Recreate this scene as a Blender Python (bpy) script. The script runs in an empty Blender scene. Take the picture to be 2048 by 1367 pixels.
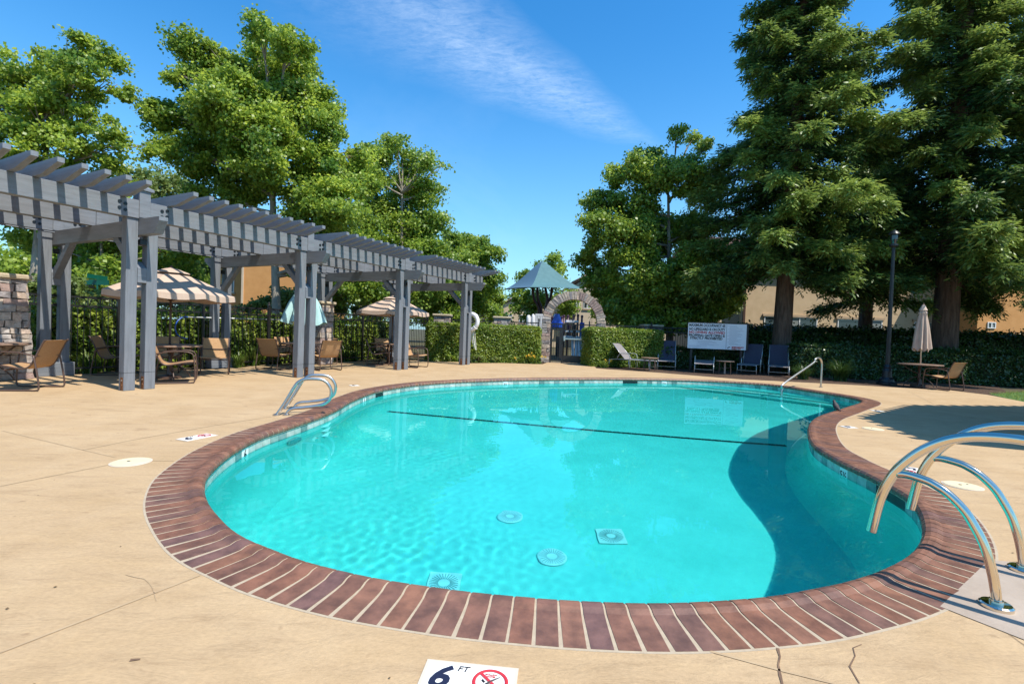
import bpy, bmesh, math, random
import numpy as np
from mathutils import Vector, Matrix
from mathutils.geometry import intersect_point_line

SC = bpy.context.scene
COL = SC.collection
PI = math.pi
random.seed(7)
RNG = np.random.default_rng(11)

# ------------------------------------------------------------------ camera
FOC, CAM_H = 980.0, 1.2
PITCH, ROLL = math.radians(-1.154), math.radians(2.09)
cp, sp = math.cos(PITCH), math.sin(PITCH)
fwd = Vector((0, cp, sp)); up0 = Vector((0, -sp, cp)); r0 = Vector((1, 0, 0))
right = r0 * math.cos(ROLL) + up0 * math.sin(ROLL)
up = up0 * math.cos(ROLL) - r0 * math.sin(ROLL)
cam_data = bpy.data.cameras.new('camera')
cam_data.lens = FOC / 2048 * 36.0
cam_data.clip_start = 0.05
cam_data.clip_end = 3000
cam = bpy.data.objects.new('camera', cam_data)
COL.objects.link(cam)
m = Matrix.Identity(4)
for i in range(3):
    m[i][0], m[i][1], m[i][2] = right[i], up[i], -fwd[i]
m[0][3], m[1][3], m[2][3] = 0, 0, CAM_H
cam.matrix_world = m
SC.camera = cam

# ------------------------------------------------------------------ sky, sun, exposure
SUN_EL = math.radians(57)
SUN_AZ = math.atan2(-0.57, 0.82)            # direction towards the sun, from +X
world = bpy.data.worlds.new('World')
SC.world = world
world.use_nodes = True
nt = world.node_tree
bg = nt.nodes['Background']
sky = nt.nodes.new('ShaderNodeTexSky')
sky.sky_type = 'NISHITA'
sky.sun_disc = False
sky.sun_elevation = SUN_EL
sky.sun_rotation = PI / 2 - SUN_AZ
sky.altitude = 200
sky.air_density = 1.0
sky.dust_density = 0.4
sky.ozone_density = 2.0
bg.inputs['Strength'].default_value = 0.14
# thin cirrus: noise over the sky direction projected on a high plane
tc = nt.nodes.new('ShaderNodeTexCoord')
sep = nt.nodes.new('ShaderNodeSeparateXYZ')
nt.links.new(tc.outputs['Generated'], sep.inputs[0])
def wm(op, a, b=None, c=None, clamp=False):
    n = nt.nodes.new('ShaderNodeMath'); n.operation = op; n.use_clamp = clamp
    for k, v in enumerate((a, b, c)):
        if v is None: continue
        if isinstance(v, (int, float)): n.inputs[k].default_value = v
        else: nt.links.new(v, n.inputs[k])
    return n.outputs[0]
zc = wm('MAXIMUM', sep.outputs[2], 0.03)
px_ = wm('DIVIDE', sep.outputs[0], zc)
py_ = wm('DIVIDE', sep.outputs[1], zc)
comb = nt.nodes.new('ShaderNodeCombineXYZ')
nt.links.new(px_, comb.inputs[0]); nt.links.new(py_, comb.inputs[1])
def wnoise(scale, detail, rough, dist=0.0, sc3=(1, 1, 1), rot=0.0):
    mp = nt.nodes.new('ShaderNodeMapping'); mp.inputs['Scale'].default_value = sc3
    mp.inputs['Rotation'].default_value = (0, 0, rot)
    nt.links.new(comb.outputs[0], mp.inputs[0])
    n = nt.nodes.new('ShaderNodeTexNoise'); n.inputs['Scale'].default_value = scale
    n.inputs['Detail'].default_value = detail; n.inputs['Roughness'].default_value = rough
    n.inputs['Distortion'].default_value = dist
    nt.links.new(mp.outputs[0], n.inputs['Vector'])
    return n.outputs[0]
# one streak of cloud, wide and faint overhead, narrowing towards the horizon
bandx = wm('ADD', px_, wm('MULTIPLY', wm('SUBTRACT', wnoise(1.1, 3, .55), .5), 0.35))
cent = wm('ADD', 1.92, wm('MULTIPLY', bandx, .95))
dist = wm('ABSOLUTE', wm('SUBTRACT', py_, cent))
half = wm('MAXIMUM', wm('SUBTRACT', .40, wm('MULTIPLY', px_, .42)), .10)
band = wm('SUBTRACT', 1.0, wm('DIVIDE', dist, half), clamp=True)
band = wm('MULTIPLY', band, wm('SUBTRACT', 1.3, wm('MULTIPLY', wm('ABSOLUTE', px_), 1.5), clamp=True))
fib = wnoise(9.0, 8, .72, .6, (1.0, 2.2, 1), 0.5)
fine = wnoise(34.0, 5, .7, .3, (1, 1.6, 1), 0.5)
tex = wm('MULTIPLY', wm('SUBTRACT', wm('ADD', fib, wm('MULTIPLY', fine, .5)), 0.42, clamp=True), 1.5, clamp=True)
cirrus = wm('MULTIPLY', wm('MULTIPLY', band, tex), 0.36, clamp=True)
wide = wm('MULTIPLY', wm('SUBTRACT', wnoise(0.55, 6, .62, .4, (1, .5, 1), .9), 0.56, clamp=True), 0.25)
cl = wm('ADD', cirrus, wide, clamp=True)
hsv = nt.nodes.new('ShaderNodeHueSaturation')
hsv.inputs['Saturation'].default_value = 1.34
nt.links.new(sky.outputs[0], hsv.inputs['Color'])
mixc = nt.nodes.new('ShaderNodeMix'); mixc.data_type = 'RGBA'
nt.links.new(cl, mixc.inputs['Factor'])
tint = nt.nodes.new('ShaderNodeMix'); tint.data_type = 'RGBA'; tint.blend_type = 'MULTIPLY'; tint.inputs['Factor'].default_value = 1
nt.links.new(hsv.outputs[0], tint.inputs['A']); tint.inputs['B'].default_value = (.84, 1.2, 1.22, 1)
hz = wm('MULTIPLY', wm('POWER', wm('SUBTRACT', 1.0, wm('DIVIDE', sep.outputs[2], .58), clamp=True), 2.3), .9)
haze = nt.nodes.new('ShaderNodeMix'); haze.data_type = 'RGBA'          # paler air towards the horizon
nt.links.new(hz, haze.inputs['Factor']); nt.links.new(tint.outputs['Result'], haze.inputs['A']); haze.inputs['B'].default_value = (2.1, 3.55, 4.4, 1)
nt.links.new(haze.outputs['Result'], mixc.inputs['A'])
mixc.inputs['B'].default_value = (6.2, 7.0, 7.8, 1)
nt.links.new(mixc.outputs['Result'], bg.inputs['Color'])

sun_d = bpy.data.lights.new('sun', 'SUN')
sun_d.energy = 4.6
sun_d.angle = math.radians(0.5)
sun_d.color = (1.0, 0.94, 0.83)
sun_d.cycles.is_caustics_light = True
sun = bpy.data.objects.new('sun', sun_d)
COL.objects.link(sun)
sdir = Vector((math.cos(SUN_AZ) * math.cos(SUN_EL), math.sin(SUN_AZ) * math.cos(SUN_EL), math.sin(SUN_EL)))
sun.rotation_euler = sdir.to_track_quat('Z', 'Y').to_euler()
sun.location = (20, -14, 25)
SC.view_settings.view_transform = 'Standard'
SC.view_settings.look = 'None'
SC.view_settings.gamma = 1
SC.view_settings.use_curve_mapping = False
SC.view_settings.exposure = 0.6
SC.render.engine = 'CYCLES'
SC.cycles.max_bounces = 10
SC.cycles.transparent_max_bounces = 12
SC.cycles.use_denoising = True
SC.cycles.sample_clamp_indirect = 6.0

# ------------------------------------------------------------------ measuring helpers (photo point -> place)
def ray(u, v):
    a, b = u - 1024, v - 683.5
    x = (a * math.cos(ROLL) + b * math.sin(ROLL)) / FOC
    z = -(-a * math.sin(ROLL) + b * math.cos(ROLL)) / FOC
    return (x, cp - z * sp, sp + z * cp)
def G(u, v, z=0.0):
    r = ray(u, v); t = (z - CAM_H) / r[2]
    return (r[0] * t, r[1] * t)
def D(u, v, y):
    r = ray(u, v); t = y / r[1]
    return Vector((r[0] * t, y, CAM_H + r[2] * t))
def under(u, v, depth):                       # where a sight line refracted at the water meets a level below it
    r = Vector(ray(u, v)).normalized(); w = G(u, v, WATER_Z)
    hx, hy = r[0] / 1.333, r[1] / 1.333
    zz = math.sqrt(1 - hx * hx - hy * hy)
    d = depth + WATER_Z
    return (w[0] + hx / zz * d, w[1] + hy / zz * d)

# ------------------------------------------------------------------ materials
MATS = {}
def mat(name, c1, c2=None, scale=4.0, rough=0.7, bump=0.0, detail=5, spec=0.5, metal=0.0, stretch=(1, 1, 1),
        rand=None, coat=0.0, bscale=None, lo=0.35, hi=0.65, third=None):
    if name in MATS: return MATS[name]
    mt = bpy.data.materials.new(name); mt.use_nodes = True
    t = mt.node_tree; p = t.nodes['Principled BSDF']
    p.inputs['Roughness'].default_value = rough
    p.inputs['Metallic'].default_value = metal
    p.inputs['Specular IOR Level'].default_value = spec
    p.inputs['Coat Weight'].default_value = coat
    co = t.nodes.new('ShaderNodeTexCoord')
    mp = t.nodes.new('ShaderNodeMapping'); mp.inputs['Scale'].default_value = stretch
    t.links.new(co.outputs['Object'], mp.inputs[0])
    base = None
    if rand:
        oi = t.nodes.new('ShaderNodeObjectInfo')
        rp = t.nodes.new('ShaderNodeValToRGB'); rp.color_ramp.interpolation = 'CONSTANT'
        el = rp.color_ramp.elements
        el[0].color = (*rand[0], 1); el[0].position = 0
        el[1].color = (*rand[1], 1); el[1].position = 1.0 / len(rand)
        for k, cc in enumerate(rand[2:]):
            e = el.new((k + 2.0) / len(rand)); e.color = (*cc, 1)
        t.links.new(oi.outputs['Random'], rp.inputs[0])
        base = rp.outputs[0]
    if c2 is not None:
        n = t.nodes.new('ShaderNodeTexNoise'); n.inputs['Scale'].default_value = scale
        n.inputs['Detail'].default_value = detail; n.inputs['Roughness'].default_value = 0.6
        t.links.new(mp.outputs[0], n.inputs['Vector'])
        r = t.nodes.new('ShaderNodeValToRGB')
        r.color_ramp.elements[0].position = lo; r.color_ramp.elements[1].position = hi
        r.color_ramp.elements[0].color = (*c1, 1); r.color_ramp.elements[1].color = (*c2, 1)
        if third: e = r.color_ramp.elements.new(min(.98, hi + .12)); e.color = (*third, 1)
        t.links.new(n.outputs[0], r.inputs[0])
        if base is not None:
            mx = t.nodes.new('ShaderNodeMix'); mx.data_type = 'RGBA'; mx.blend_type = 'MULTIPLY'
            mx.inputs['Factor'].default_value = 1
            t.links.new(base, mx.inputs['A']); t.links.new(r.outputs[0], mx.inputs['B'])
            base = mx.outputs['Result']
        else: base = r.outputs[0]
    if base is None: p.inputs['Base Color'].default_value = (*c1, 1)
    else: t.links.new(base, p.inputs['Base Color'])
    if bump:
        n2 = t.nodes.new('ShaderNodeTexNoise'); n2.inputs['Scale'].default_value = bscale or scale * 4
        n2.inputs['Detail'].default_value = 8; n2.inputs['Roughness'].default_value = 0.65
        t.links.new(mp.outputs[0], n2.inputs['Vector'])
        b = t.nodes.new('ShaderNodeBump'); b.inputs['Strength'].default_value = 1; b.inputs['Distance'].default_value = bump
        t.links.new(n2.outputs[0], b.inputs['Height'])
        t.links.new(b.outputs[0], p.inputs['Normal'])
    MATS[name] = mt
    return mt

def leafmat(name, dark, light, trans=0.35, rough=0.45):
    if name in MATS: return MATS[name]
    mt = bpy.data.materials.new(name); mt.use_nodes = True
    t = mt.node_tree; p = t.nodes['Principled BSDF']
    p.inputs['Roughness'].default_value = rough
    p.inputs['Specular IOR Level'].default_value = 0.55
    at = t.nodes.new('ShaderNodeAttribute'); at.attribute_name = 'tone'
    r = t.nodes.new('ShaderNodeValToRGB')
    r.color_ramp.elements[0].color = (*dark, 1); r.color_ramp.elements[1].color = (*light, 1)
    t.links.new(at.outputs['Fac'], r.inputs[0])
    t.links.new(r.outputs[0], p.inputs['Base Color'])
    tr = t.nodes.new('ShaderNodeBsdfTranslucent')
    hs = t.nodes.new('ShaderNodeHueSaturation'); hs.inputs['Value'].default_value = 1.3; hs.inputs['Hue'].default_value = 0.485
    t.links.new(r.outputs[0], hs.inputs['Color']); t.links.new(hs.outputs[0], tr.inputs['Color'])
    mx = t.nodes.new('ShaderNodeMixShader'); mx.inputs[0].default_value = trans
    t.links.new(p.outputs[0], mx.inputs[1]); t.links.new(tr.outputs[0], mx.inputs[2])
    t.links.new(mx.outputs[0], t.nodes['Material Output'].inputs['Surface'])
    MATS[name] = mt
    return mt

T1, T2 = (.115, .127, .145), (.175, .19, .215)
M_timber = mat('grey_blue_painted_timber', T1, T2, 2.2, .62, .002, stretch=(1, 14, 9), bscale=9, lo=.22, hi=.62)
M_timberz = mat('grey_blue_painted_post', T1, T2, 2.2, .62, .002, stretch=(12, 12, 1), bscale=9, lo=.22, hi=.62)
M_timbery = mat('grey_blue_painted_rafter', T1, T2, 2.2, .62, .002, stretch=(12, 1, 9), bscale=9, lo=.22, hi=.62)
M_brick = mat('coping_brick', (.62, .6, .6), (1.2, 1.15, 1.1), 9, .5, .0015, rand=[(.205, .095, .06), (.18, .088, .06), (.22, .108, .07), (.165, .088, .068), (.195, .095, .064), (.155, .084, .072), (.21, .1, .062), (.185, .092, .064)], bscale=60)
M_mortar = mat('mortar', (.36, .285, .2), (.43, .35, .25), 20, .9, .001)
M_tile = mat('waterline_tile', (.75, .75, .75), (1.25, 1.2, 1.2), 9, .22, 0.0004, rand=[(.34, .42, .38), (.42, .47, .42), (.24, .34, .31), (.48, .5, .46), (.36, .45, .41), (.13, .21, .2), (.42, .48, .44), (.3, .38, .36), (.19, .28, .27), (.4, .44, .4)])
M_dark = mat('dark_plastic', (.01, .014, .016), rough=.4)
M_white = mat('white_enamel', (.78, .78, .76), rough=.35)
M_tread = mat('white_tread', (.85, .86, .86), rough=.4)
M_black = mat('black_iron', (.012, .012, .013), rough=.42)
M_steel = mat('polished_steel', (.74, .66, .54), rough=.1, metal=1.0)
M_steel2 = mat('brushed_steel', (.50, .48, .46), (.58, .56, .53), 30, rough=.34, metal=1.0)
M_bronze = mat('brown_frame', (.085, .05, .038), rough=.4)
M_sling = mat('tan_sling', (.34, .19, .085), (.42, .25, .125), 60, .8, .0006)
M_slingb = mat('grey_blue_sling', (.028, .03, .055), (.045, .048, .08), 60, .8, .0006)
M_slingl = mat('pale_grey_sling', (.17, .155, .16), (.22, .2, .205), 60, .8, .0006)
M_silver = mat('silver_frame', (.42, .44, .44), rough=.35, metal=.6)
M_canvas = mat('beige_canvas', (.44, .33, .26), (.50, .38, .30), 5, .85, .002)
M_teal = mat('pale_teal_canvas', (.33, .52, .52), (.4, .6, .6), 5, .85, .002)
M_tabletop = mat('table_top', (.19, .12, .085), (.27, .18, .13), 12, .45, .0005)
M_stone = mat('ledge_stone', (.65, .63, .62), (1.25, 1.2, 1.15), 14, .9, .01, rand=[(.40, .34, .29), (.33, .29, .27), (.46, .39, .32), (.30, .22, .20), (.38, .35, .33), (.42, .33, .27), (.27, .25, .26)], bscale=22)
M_cap = mat('cap_stone', (.34, .27, .18), (.45, .37, .26), 8, .9, .01)
M_joint = mat('stone_joint', (.12, .1, .085), (.17, .15, .13), 12, .95, .003)
M_bark = mat('plane_bark', (.17, .14, .11), (.32, .28, .22), 5, .9, .01, stretch=(1, 1, .4))
M_redbark = mat('redwood_bark', (.065, .04, .028), (.15, .10, .075), 14, .95, .03, stretch=(1, 1, .12), bscale=20)
M_stucco = mat('beige_stucco', (.52, .38, .23), (.58, .43, .27), 2, .95, .003, bscale=90)
M_stucco2 = mat('orange_stucco', (.56, .27, .09), (.62, .31, .11), 2, .95, .003, bscale=90)
M_stucco3 = mat('pale_stucco', (.55, .44, .32), (.6, .49, .36), 2, .95, .003, bscale=90)
M_roof = mat('clay_roof', (.28, .16, .12), (.42, .29, .24), 6, .85, .01)
M_glass = mat('window_glass', (.03, .04, .045), rough=.06, spec=.8)
M_blind = mat('window_blind', (.2, .22, .21), rough=.6)
M_trim = mat('stucco_trim', (.42, .30, .19), (.48, .35, .23), 4, .9)
M_sail = mat('teal_sail', (.06, .15, .17), (.075, .175, .195), 3, .8)
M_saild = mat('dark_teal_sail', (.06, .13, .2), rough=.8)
M_purple = mat('purple_post', (.07, .03, .045), rough=.4)
M_playw = mat('white_play_plastic', (.72, .72, .74), rough=.4)
M_playb = mat('blue_play_plastic', (.02, .09, .5), rough=.35)
M_lampm = mat('dark_lamp_metal', (.008, .012, .016), rough=.4)
M_mulch = mat('mulch', (.035, .02, .012), (.11, .06, .035), 25, 1, .02)
M_signw = mat('sign_board', (.74, .76, .79), rough=.35)
M_ink = mat('black_ink', (.01, .01, .014), rough=.5)
M_red = mat('red_ink', (.5, .03, .04), rough=.5)
M_darkink = mat('navy_ink', (.015, .016, .04), rough=.4)
M_grout = mat('pale_grout', (.55, .47, .38), rough=.9)
M_lid = mat('cream_lid', (.62, .52, .33), (.68, .58, .38), 12, .6)
M_rope = mat('white_rope', (.75, .74, .7), rough=.8)
M_blue = mat('blue_hook', (.02, .09, .42), rough=.3)
M_greensign = mat('green_street_sign', (.0, .09, .06), rough=.5)
M_plaster = mat('pool_plaster', (.18, .61, .555), (.245, .72, .66), 1.6, .85, 0.0, detail=9, lo=.3, hi=.7)
M_lane = mat('dark_floor_tile', (.01, .03, .04), rough=.4)
M_bird = mat('bird_plumage', (.02, .018, .02), (.06, .045, .05), 40, .7)
M_rust = mat('rust', (.2, .08, .03), rough=.9)
L_plane = leafmat('plane_leaf', (.075, .18, .024), (.42, .53, .07), .52, .42)
L_plane2 = leafmat('plane_leaf_green', (.07, .17, .024), (.36, .48, .065), .52, .42)
L_plane3 = leafmat('plane_leaf_deep', (.06, .15, .02), (.34, .45, .06), .5, .42)
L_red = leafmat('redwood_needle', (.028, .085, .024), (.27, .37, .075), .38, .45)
L_hedge = leafmat('hedge_leaf', (.09, .18, .02), (.36, .42, .06), .42, .42)
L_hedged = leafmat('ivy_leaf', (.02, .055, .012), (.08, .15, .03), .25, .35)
L_blade = leafmat('strap_leaf', (.06, .13, .015), (.20, .28, .05), .35, .4)
L_pale = leafmat('pale_leaf', (.10, .17, .03), (.25, .30, .08), .4)
L_flower = leafmat('yellow_flower', (.75, .5, .03), (.85, .62, .1), .3)

# ------------------------------------------------------------------ mesh tools
def link(name, me, material, parent=None, smooth=False):
    o = bpy.data.objects.new(name, me); COL.objects.link(o)
    if material is not None and len(me.materials) == 0: me.materials.append(material)
    if smooth: me.polygons.foreach_set('use_smooth', [True] * len(me.polygons))
    if parent is not None: o.parent = parent
    return o
class MB:
    def __init__(s): s.v = []; s.f = []
    def box(s, x0, x1, y0, y1, z0, z1, T=None):
        b = len(s.v)
        for x in (x0, x1):
            for y in (y0, y1):
                for z in (z0, z1):
                    p = Vector((x, y, z)); s.v.append(T @ p if T else p)
        s.f += [tuple(b + k for k in q) for q in ((0, 1, 3, 2), (4, 6, 7, 5), (0, 4, 5, 1), (2, 3, 7, 6), (0, 2, 6, 4), (1, 5, 7, 3))]
        return s
    def prism(s, pts, vec):                      # closed 3D polygon swept along vec
        b = len(s.v); n = len(pts); vec = Vector(vec)
        s.v += [Vector(p) for p in pts] + [Vector(p) + vec for p in pts]
        s.f.append(tuple(b + k for k in reversed(range(n)))); s.f.append(tuple(b + n + k for k in range(n)))
        for k in range(n):
            j = (k + 1) % n; s.f.append((b + k, b + j, b + n + j, b + n + k))
        return s
    def tube(s, path, r, n=10, cap=True, flat=1.0):
        path = [Vector(p) for p in path]; m_ = len(path)
        rr = r if isinstance(r, (list, tuple)) else [r] * m_
        t0 = (path[1] - path[0]).normalized()
        a = t0.orthogonal().normalized()
        if abs(t0.z) < .95: a = (Vector((0, 0, 1)) - t0 * t0.z).normalized()
        b0 = len(s.v); prev = t0
        for k in range(m_):
            if k == 0: t = t0
            elif k == m_ - 1: t = (path[k] - path[k - 1]).normalized()
            else:
                t = ((path[k + 1] - path[k]).normalized() + (path[k] - path[k - 1]).normalized())
                t = t.normalized() if t.length > 1e-6 else prev
            q = prev.rotation_difference(t); a = q @ a; a = (a - t * a.dot(t)).normalized(); c = t.cross(a); prev = t
            for i in range(n):
                g = 2 * PI * i / n
                s.v.append(path[k] + (a * math.cos(g) * flat + c * math.sin(g)) * rr[k])
        for k in range(m_ - 1):
            for i in range(n):
                j = (i + 1) % n
                s.f.append((b0 + k * n + i, b0 + k * n + j, b0 + (k + 1) * n + j, b0 + (k + 1) * n + i))
        if cap:
            s.f.append(tuple(b0 + i for i in reversed(range(n)))); s.f.append(tuple(b0 + (m_ - 1) * n + i for i in range(n)))
        return s
    def lathe(s, prof, n=24, c=(0, 0, 0)):
        b = len(s.v); c = Vector(c)
        for (r, z) in prof:
            for i in range(n):
                g = 2 * PI * i / n; s.v.append(c + Vector((r * math.cos(g), r * math.sin(g), z)))
        for k in range(len(prof) - 1):
            for i in range(n):
                j = (i + 1) % n
                s.f.append((b + k * n + i, b + k * n + j, b + (k + 1) * n + j, b + (k + 1) * n + i))
        s.f.append(tuple(b + i for i in reversed(range(n)))); s.f.append(tuple(b + (len(prof) - 1) * n + i for i in range(n)))
        return s
    def sheet(s, rows):                           # grid of points
        b = len(s.v); m_ = len(rows); n = len(rows[0])
        for r in rows: s.v += [Vector(p) for p in r]
        for k in range(m_ - 1):
            for i in range(n - 1):
                s.f.append((b + k * n + i, b + k * n + i + 1, b + (k + 1) * n + i + 1, b + (k + 1) * n + i))
        return s
    def mesh(s, name='mesh'):
        me = bpy.data.meshes.new(name); me.from_pydata([tuple(p) for p in s.v], [], s.f); me.update(); return me
    def build(s, name, material, parent=None, smooth=False, bevel=0.0):
        me = s.mesh(name)
        if bevel:
            bm = bmesh.new(); bm.from_mesh(me)
            bmesh.ops.bevel(bm, geom=list(bm.edges), offset=bevel, segments=1, affect='EDGES')
            bm.to_mesh(me); bm.free()
        o = link(name, me, material, parent, smooth)
        return o
def thing(name, label, cat, loc=(0, 0, 0), rz=0.0, group=None):
    o = bpy.data.objects.new(name, None); COL.objects.link(o)
    o.location = (loc[0], loc[1], loc[2] if len(loc) > 2 else 0); o.rotation_euler = (0, 0, rz)
    o['label'] = label; o['category'] = cat
    if group: o['group'] = group
    return o
def tag(o, label, cat, group=None):
    o['label'] = label; o['category'] = cat
    if group: o['group'] = group
    return o
def struct(o): o['kind'] = 'structure'; return o
def stuff(o): o['kind'] = 'stuff'; return o
def dup(root, loc, rz, label, group=None):
    r = root.copy(); COL.objects.link(r); r.location = (loc[0], loc[1], loc[2] if len(loc) > 2 else 0); r.rotation_euler = (0, 0, rz)
    r['label'] = label
    if group: r['group'] = group
    for ch in list(root.children):
        c = ch.copy(); COL.objects.link(c); c.parent = r
        for g in ch.children:
            d = g.copy(); COL.objects.link(d); d.parent = c
    return r
def smooth_path(pts, n=8):
    P = [Vector(p) for p in pts]; out = []
    for i in range(len(P) - 1):
        p0 = P[max(0, i - 1)]; p1 = P[i]; p2 = P[i + 1]; p3 = P[min(len(P) - 1, i + 2)]
        for k in range(n):
            t = k / n
            out.append(.5 * ((2 * p1) + (p2 - p0) * t + (2 * p0 - 5 * p1 + 4 * p2 - p3) * t * t + (3 * p1 - p0 - 3 * p2 + p3) * t ** 3))
    out.append(P[-1]); return out
def text(body, size, parent, loc, rot, material, sx=1.0, bold=0.0, name='lettering', align='LEFT', shear=0.0):
    cu = bpy.data.curves.new('lettering', 'FONT'); cu.body = body; cu.size = size; cu.align_x = align
    cu.extrude = 0.0012; cu.offset = bold; cu.shear = shear; cu.resolution_u = 3
    tmp = bpy.data.objects.new(name + '_source', cu)
    me = bpy.data.meshes.new_from_object(tmp); bpy.data.objects.remove(tmp); bpy.data.curves.remove(cu)
    me.materials.clear(); me.materials.append(material)
    o = bpy.data.objects.new(name, me); COL.objects.link(o); o.parent = parent
    o.location = loc; o.rotation_euler = rot; o.scale = (sx, 1, 1)
    return o

# leaves: kites of two triangles with a tone attribute
def kites(C, A, B, N, fold, tone):
    """C base points, A long axis vectors, B half width vectors"""
    n = len(C)
    V = np.empty((n, 4, 3)); V[:, 0] = C; V[:, 1] = C + A * .5 + B + N * fold[:, None]; V[:, 2] = C + A; V[:, 3] = C + A * .5 - B + N * fold[:, None]
    return V, tone
def quads_mesh(name, V, tone, material, parent=None):
    n = len(V); me = bpy.data.meshes.new(name)
    me.vertices.add(n * 4); me.vertices.foreach_set('co', V.astype(np.float32).ravel())
    me.loops.add(n * 4); me.loops.foreach_set('vertex_index', np.arange(n * 4, dtype=np.int32))
    me.polygons.add(n); me.polygons.foreach_set('loop_start', np.arange(0, n * 4, 4, dtype=np.int32))
    me.polygons.foreach_set('loop_total', np.full(n, 4, dtype=np.int32))
    at = me.attributes.new('tone', 'FLOAT', 'FACE'); at.data.foreach_set('value', np.clip(tone, 0, 1).astype(np.float32))
    me.update(calc_edges=True)
    return link(name, me, material, parent)
def unit(a): return a / np.maximum(np.linalg.norm(a, axis=1, keepdims=True), 1e-9)
def leaves(P, size, rng, upbias=.5, aspect=.42, tone=None, out=None):
    n = len(P)
    N = rng.normal(size=(n, 3)); N[:, 2] += upbias * 2
    if out is not None: N += out * 1.0
    N = unit(N)
    A = rng.normal(size=(n, 3)); A -= N * (A * N).sum(1, keepdims=True); A = unit(A)
    B = np.cross(N, A)
    s = size * rng.uniform(.65, 1.25, n)
    if tone is None: tone = rng.random(n)
    return kites(P - A * s[:, None] * .5, A * s[:, None], B * (s * aspect)[:, None], N, s * .08, tone)[0], tone

# ------------------------------------------------------------------ pool outline
INNER = [(405,952),(425.6,928.5),(453,906),(490.5,884),(528,867),(576,851.6),(627,834.5),(666.5,819),(695.5,802),(723,790),(747,781.5),(781,774.7),(815,769.5),(849,766),(900,762.5),(975,759.5),(1056,757.6),(1150,756.8),(1251,757),(1369,759),(1447,762.5),(1525,767.5),(1563,771.5),(1618.6,780.5),(1674,789),(1716,797),(1727,802),(1721,807),(1707,811),(1674,822),(1646,830.6),(1630,839),(1621,850),(1619.5,860),(1622,876),(1632,892),(1654,906),(1690,926),(1730,944),(1758,958),(1790,975),(1822,994),(1842,1016),(1854,1044),(1856,1068),(1850,1088),(1834,1108),(1802,1130),(1754,1152),(1690,1172),(1622,1186),(1558,1198),(1490,1205),(1400,1211),(1278,1213.6),(1118,1206.6),(1028,1199),(942,1191),(860,1180),(778,1168),(700,1152.7),(600,1127),(528,1099),(490,1084),(456,1062),(432,1038),(412,1014),(402,993),(400,973)]
WATER_Z = -0.125
raw = np.array([G(*p) for p in INNER])
def resample(P, step):
    Q = np.vstack([P, P[:1]]); L = np.concatenate([[0], np.cumsum(np.linalg.norm(np.diff(Q, axis=0), axis=1))])
    n = int(round(L[-1] / step)); s = np.linspace(0, L[-1], n, endpoint=False)
    return np.stack([np.interp(s, L, Q[:, 0]), np.interp(s, L, Q[:, 1])], 1)
def catmull(P, k=8):
    n = len(P); out = []
    for i in range(n):
        p0, p1, p2, p3 = P[i - 1], P[i], P[(i + 1) % n], P[(i + 2) % n]
        for j in range(k):
            t = j / k
            out.append(.5 * (2 * p1 + (p2 - p0) * t + (2 * p0 - 5 * p1 + 4 * p2 - p3) * t * t + (3 * p1 - p0 - 3 * p2 + p3) * t ** 3))
    return np.array(out)
def psmooth(P, sig):
    n = len(P); k = np.arange(-4 * int(sig) - 4, 4 * int(sig) + 5); w = np.exp(-k * k / 2 / sig ** 2); w /= w.sum()
    return sum(np.roll(P, -j, 0) * wj for j, wj in zip(k, w))
fine_ = resample(catmull(raw, 6), .02)
near_w = np.clip((fine_[:, 1] - 4) / 5, 0, 1)[:, None]
POOL = fine_ * (1 - near_w) + psmooth(fine_, 11) * near_w
POOL = psmooth(POOL, 3.5)
POOL = resample(POOL, .02)
def area(P): return .5 * np.sum(P[:, 0] * np.roll(P[:, 1], -1) - np.roll(P[:, 0], -1) * P[:, 1])
if area(POOL) < 0: POOL = POOL[::-1]
def normals(P, k=3):
    t = np.roll(P, -k, 0) - np.roll(P, k, 0); t /= np.linalg.norm(t, axis=1, keepdims=True)
    return np.stack([t[:, 1], -t[:, 0]], 1)       # outward for a counter-clockwise loop
def offset(P, d, sm=0):
    Q = P + normals(P, 5) * d
    # drop points that fold back
    T = np.roll(P, -1, 0) - P; U = np.roll(Q, -1, 0) - Q
    keep = (T * U).sum(1) > 0
    Q = Q[keep]
    return resample(psmooth(Q, sm) if sm else Q, .05)
def pip(P, poly):
    x, y = P[:, 0], P[:, 1]; ins = np.zeros(len(P), bool); X, Y = poly[:, 0], poly[:, 1]; X2, Y2 = np.roll(X, -1), np.roll(Y, -1)
    for a, b, c, d in zip(X, Y, X2, Y2):
        m_ = (b > y) != (d > y)
        if b == d: continue
        ins ^= m_ & (x < (c - a) * (y - b) / (d - b) + a)
    return ins
def fill_poly(outer, holes, z, name, material, parent=None):
    bm = bmesh.new()
    for lp in [outer] + holes:
        vs = [bm.verts.new((p[0], p[1], z)) for p in lp]
        for i in range(len(vs)): bm.edges.new((vs[i], vs[(i + 1) % len(vs)]))
    bmesh.ops.triangle_fill(bm, use_beauty=True, edges=list(bm.edges))
    for f in bm.faces:
        if f.normal.z < 0: f.normal_flip()
    me = bpy.data.meshes.new(name); bm.to_mesh(me); bm.free()
    return link(name, me, material, parent)

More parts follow.
